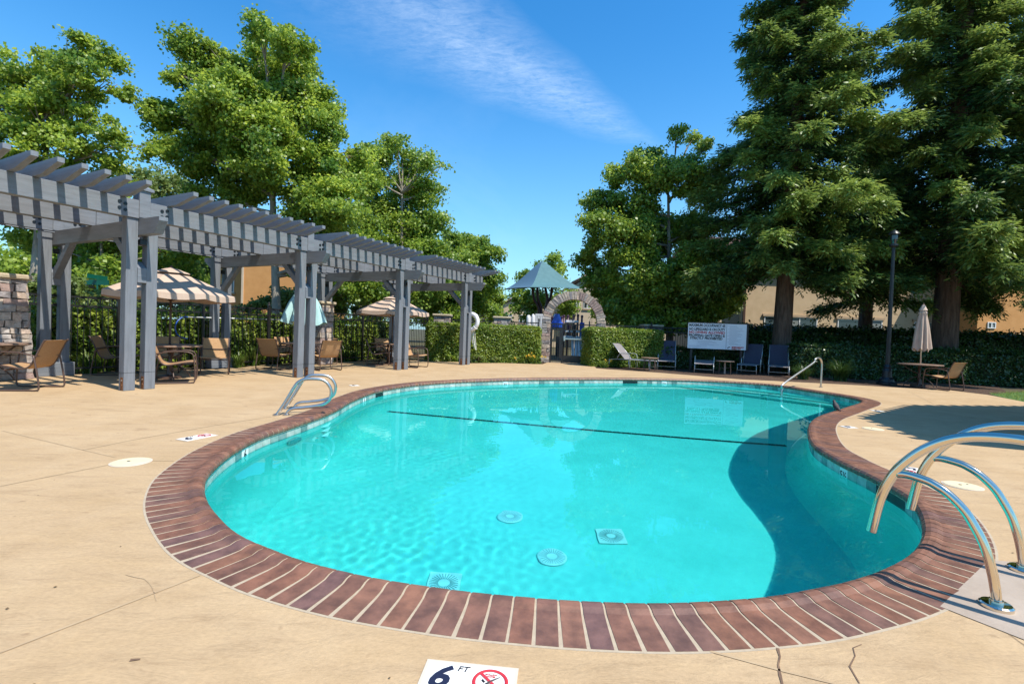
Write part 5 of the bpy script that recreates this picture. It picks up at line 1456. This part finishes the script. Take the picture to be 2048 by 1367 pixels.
# gabled house behind the arch
YG = 44.0
a = D(1148, 640, YG); b = D(1240, 640, YG); ez = D(1148, 568, YG).z; rz_ = D(1187, 545, YG).z
hg = thing('house', 'pale gabled house with two small windows seen through the stone arch', 'house', (a.x, YG, -.03), 0, 'houses around the pool')
w_ = (D(1187, 600, YG).x - a.x) * 2
MB().prism([(0, 0, 0), (w_, 0, 0), (w_, 0, ez), (w_ / 2, 0, rz_), (0, 0, ez)], (0, 9, 0)).build('wall', M_stucco3, hg)
gable_roof(hg, 0, w_, 0, 9, ez, rz_ - ez, .3, 'y')
MB().box(-3.0, -.002, 1.0, 8, 0, ez - 1.2).build('wall', M_stucco3, hg)
MB().box(w_ + .002, w_ + 9, .5, 9, 0, ez - .5).build('wall', M_stucco3, hg)
for u in (1145, 1167):
    q = D(u, 616, YG); window(hg, q.x - a.x, q.z, .62, .85, 0 if u > 1150 else .0, 2, trim=False)
gable_roof(hg, w_ + .1, w_ + 9, .5, 9, ez - .5, 1.4, .4)
# orange house left
YO = 33.0
a = D(458, 600, YO); b = D(610, 600, YO)
hl = thing('house', 'bright orange stucco house behind the fence under the pergola', 'house', (a.x, YO, -.03), 0, 'houses around the pool')
wO = b.x - a.x
MB().box(0.9, wO, 0, 8, 0, 7.4).build('wall', M_stucco2, hl)
MB().box(-1.8, .898, 1.2, 8, 0, 7.4).build('wall', M_stucco2, hl)
window(hl, -1.2, D(447, 583, YO + 1.2).z, .85, .95, 1.2, 2, trim=False)
MB().box(.83, .96, -.06, -.002, 0, 7.2).build('downpipe', M_stucco3, hl)
gable_roof(hl, -1.8, wO, 0, 8, 7.4, 1.5, .5)
# small far house
YF_ = 62.0
a = D(1004, 630, YF_)
hf = thing('house', 'small far tan house with a gable between the trees left of the arch', 'house', (a.x - 2, YF_, -.03), 0, 'houses around the pool')
zf = D(1020, 606, YF_).z
MB().prism([(0, 0, 0), (6.5, 0, 0), (6.5, 0, zf - 1.2), (3.6, 0, zf + .6), (0, 0, zf - 1.2)], (0, 8, 0)).build('wall', M_stucco, hf)
gable_roof(hf, 0, 7.2, 0, 8, zf - 1.2, 1.9, .3, 'y')
window(hf, 2.4, zf - 2.4, .9, 1.0, 0, 2, trim=False); window(hf, 4.2, zf - 2.4, .9, 1.0, 0, 2, trim=False)
# pool house outside the frame whose roof throws the big shadow on the right
k_ = 1 / math.tan(SUN_EL)
def lift(gx_, gy_, z): return (gx_ + .8211 * z * k_, gy_ - .5708 * z * k_, z)
ph = thing('pool_house', 'tile roofed pool house right of the photo whose roof shadow falls on the deck', 'pool house', (0, 0, 0))
E_ = [lift(5.95, 8.05, 4.0), lift(8.3, 9.95, 4.2), lift(11.5, 10.6, 4.2), lift(12.0, 7.0, 4.2), lift(7.0, 5.6, 4.0), lift(5.45, 6.2, 4.0)]
MB().prism([(q[0], q[1], q[2]) for q in E_][::-1], (0, 0, .16)).build('roof', M_roof, ph)
mb = MB()
for (a, b) in ((E_[5], E_[0]), (E_[0], E_[1]), (E_[1], E_[2])):
    a, b = Vector(a), Vector(b); n = int((b - a).length / .3); nrm = Vector(((b - a).y, -(b - a).x, 0)).normalized()
    if nrm.dot(Vector(E_[3]) - a) > 0: nrm = -nrm
    for k in range(n):
        q = a.lerp(b, (k + .5) / n) + Vector((0, 0, .12)); mb.tube([q - nrm * .4, q + nrm * .10], .085, 8)
stuff(mb.build('roof_tile', M_roof, ph))
cx_ = np.mean([q[0] for q in E_]); cy_ = np.mean([q[1] for q in E_])
wl_ = [(cx_ + (q[0] - cx_) * .72, cy_ + (q[1] - cy_) * .72, 0) for q in E_]
MB().prism(wl_[::-1], (0, 0, 3.98)).build('wall', M_stucco, ph)

# ------------------------------------------------------------------ shade sail and playground
YS = 33.0
ap = D(1085, 521, YS + 1)
ss = thing('shade_sail', 'pointed teal fabric shade canopy on curved purple posts behind the arch', 'shade canopy', (ap.x, ap.y, -.03), 0)
def spt(u, v, y): q = D(u, v, y); return Vector((q.x - ap.x, q.y - ap.y, q.z + .03))
A_ = spt(1085, 521, YS + 1); CL = spt(990, 581, YS + .8); CF = spt(1057, 574, YS - 1.7); CR = spt(1184, 579, YS - .4); CB = spt(1120, 574, YS + 3.5)
def sail(a, b, c, nm, m_, sag):
    n = 10; rows = []
    for i in range(n + 1):
        s = i / n; row = []
        for j in range(n + 1):
            f = j / n; p_ = b.lerp(c, f); mid = (b + c) / 2
            p_ = p_ + ((Vector((0, 0, 0)) - Vector((mid.x, mid.y, 0))) * .0 + Vector((0, 0, .05))) * math.sin(PI * f)
            q = a.lerp(p_, s); q.z -= sag * math.sin(PI * s) * (a.z - q.z + 0.2) * .3; row.append(q)
        rows.append(row)
    return MB().sheet(rows).build(nm, m_, ss, smooth=True)
sail(A_, CL, CF, 'fabric_panel', M_saild, .9); sail(A_, CF, CR, 'fabric_panel', M_sail, .9); sail(A_, CR, CB, 'fabric_panel', M_sail, .9); sail(A_, CB, CL, 'fabric_panel', M_saild, .9)
for (u, v, ub, lab) in ((1065, 577, 1078, 0), (1075, 577, 1083, 0), (1090, 577, 1092, 0), (1104, 576, 1090, 0)):
    t0 = spt(u, v - 4, YS + .5); t1 = spt(ub, 622, YS + .5); t1b = spt(ub, 640, YS + .5)
    MB().tube(smooth_path([A_ + Vector((0, 0, -.15)) if 0 else t0, t0.lerp(t1, .5) + Vector((-.12 if u < 1085 else .12, 0, 0)), t1, Vector((t1b.x, t1b.y, 0))], 5), .09, 8).build('post', M_purple, ss, smooth=True)
YP = 27.0
pg = thing('play_structure', 'playground set with blue roof, white panels and slide seen through the gate', 'play structure', (D(1120, 700, YP).x, YP, -.03), 0)
def ppx(u, v): q = D(u, v, YP); return Vector((q.x - pg.location.x, 0, q.z + .03))
for u, top in ((1128, 634), (1136, 634), (1148, 633), (1156, 632), (1164, 634), (1104, 636), (1124, 636)):
    q = ppx(u, top); po = MB().tube([(q.x, 0, 0), (q.x, 0, q.z)], .06, 10).build('post', M_purple, pg, smooth=True)
    MB().lathe([(.075, q.z), (.075, q.z + .08), (.02, q.z + .12)], 10, (q.x, 0, 0)).build('cap', M_purple, po)
a, b = ppx(1101, 655), ppx(1124, 640)
MB().box(a.x, b.x, -.6, .5, a.z, a.z + .3).build('roof', M_playb, pg, bevel=.03)
MB().prism([(a.x + .05, -.5, a.z + .3), (b.x - .05, -.5, a.z + .3), ((a.x + b.x) / 2 + .1, -.5, a.z + .75), ((a.x + b.x) / 2 - .1, -.5, a.z + .75)], (0, .9, 0)).build('roof', M_playb, pg)
for (u0, v0, u1, v1, m_, nm) in ((1131, 645, 1156, 641, M_playw, 'beam'), (1129, 664, 1163, 660, M_playw, 'deck_board'), (1104, 658, 1120, 650, M_playw, 'panel'), (1126, 678, 1162, 672, M_playw, 'arrow_panel'), (1136, 672, 1141, 648, M_purple, 'panel'), (1143, 674, 1152, 648, M_lampm, 'panel'), (1158, 673, 1168, 645, M_playb, 'tube_slide'), (1110, 718, 1122, 672, M_lampm, 'panel')):
    a, b = ppx(u0, v0), ppx(u1, v1); MB().box(min(a.x, b.x), max(a.x, b.x), -.25, .15 if 'beam' in nm else .0, min(a.z, b.z), max(a.z, b.z)).build(nm, m_, pg, bevel=.02)
a, b = ppx(1141, 712), ppx(1167, 676)
for k in range(4):
    x = a.x + (b.x - a.x) * k / 4; MB().prism([(x, -.5, a.z), (x + (b.x - a.x) / 4 - .03, -.5, a.z), (x + (b.x - a.x) / 4 - .03, 0, b.z), (x, 0, b.z)], (0, .05, .05)).build('slide_lane', M_playw, pg)
yl = 30.0
pl = thing('playground_railing', 'white curved play panels left of the arch above the hedge', 'play panel', (D(1068, 700, yl).x, yl, -.03), 0)
def pq(u, v): q = D(u, v, yl); return Vector((q.x - pl.location.x, 0, q.z + .03))
for (u0, u1, v0, v1) in ((1052, 1062, 652, 630), (1062, 1070, 652, 628)):
    a, b = pq(u0, v0), pq(u1, v1); MB().lathe([((b.x - a.x) / 2, 0), ((b.x - a.x) / 2, b.z - .2), ((b.x - a.x) / 3, b.z - .03), (.05, b.z)], 14, ((a.x + b.x) / 2, 0, 0)).build('bollard', M_playw, pl, smooth=True)
a, b = pq(1070, 650), pq(1086, 631)
for k in range(6):
    x = a.x + (b.x - a.x) * k / 5; MB().box(x - .035, x + .035, -.05, .05, 0, b.z).build('slat', M_playw, pl)
MB().box(a.x, b.x, -.055, .055, b.z + .001, b.z + .1).build('rail', M_playw, pl)
# street sign
q = D(195, 556, 21); st = thing('street_sign', 'dark green street sign on a post behind the fence at left', 'street sign', (q.x, q.y, -.03), 0)
MB().tube([(0, 0, 0), (0, 0, q.z + .15)], .035, 8).build('pole', M_greensign, st)
w0 = D(163, 566, 21); w1 = D(218, 560, 21)
MB().box(w0.x - q.x, w1.x - q.x, -.02, .02, w0.z - .02, w0.z + .2).build('blade', M_greensign, st)
MB().box(-.02, .02, -.5, .5, w0.z + .22, w0.z + .4).build('blade', M_greensign, st)
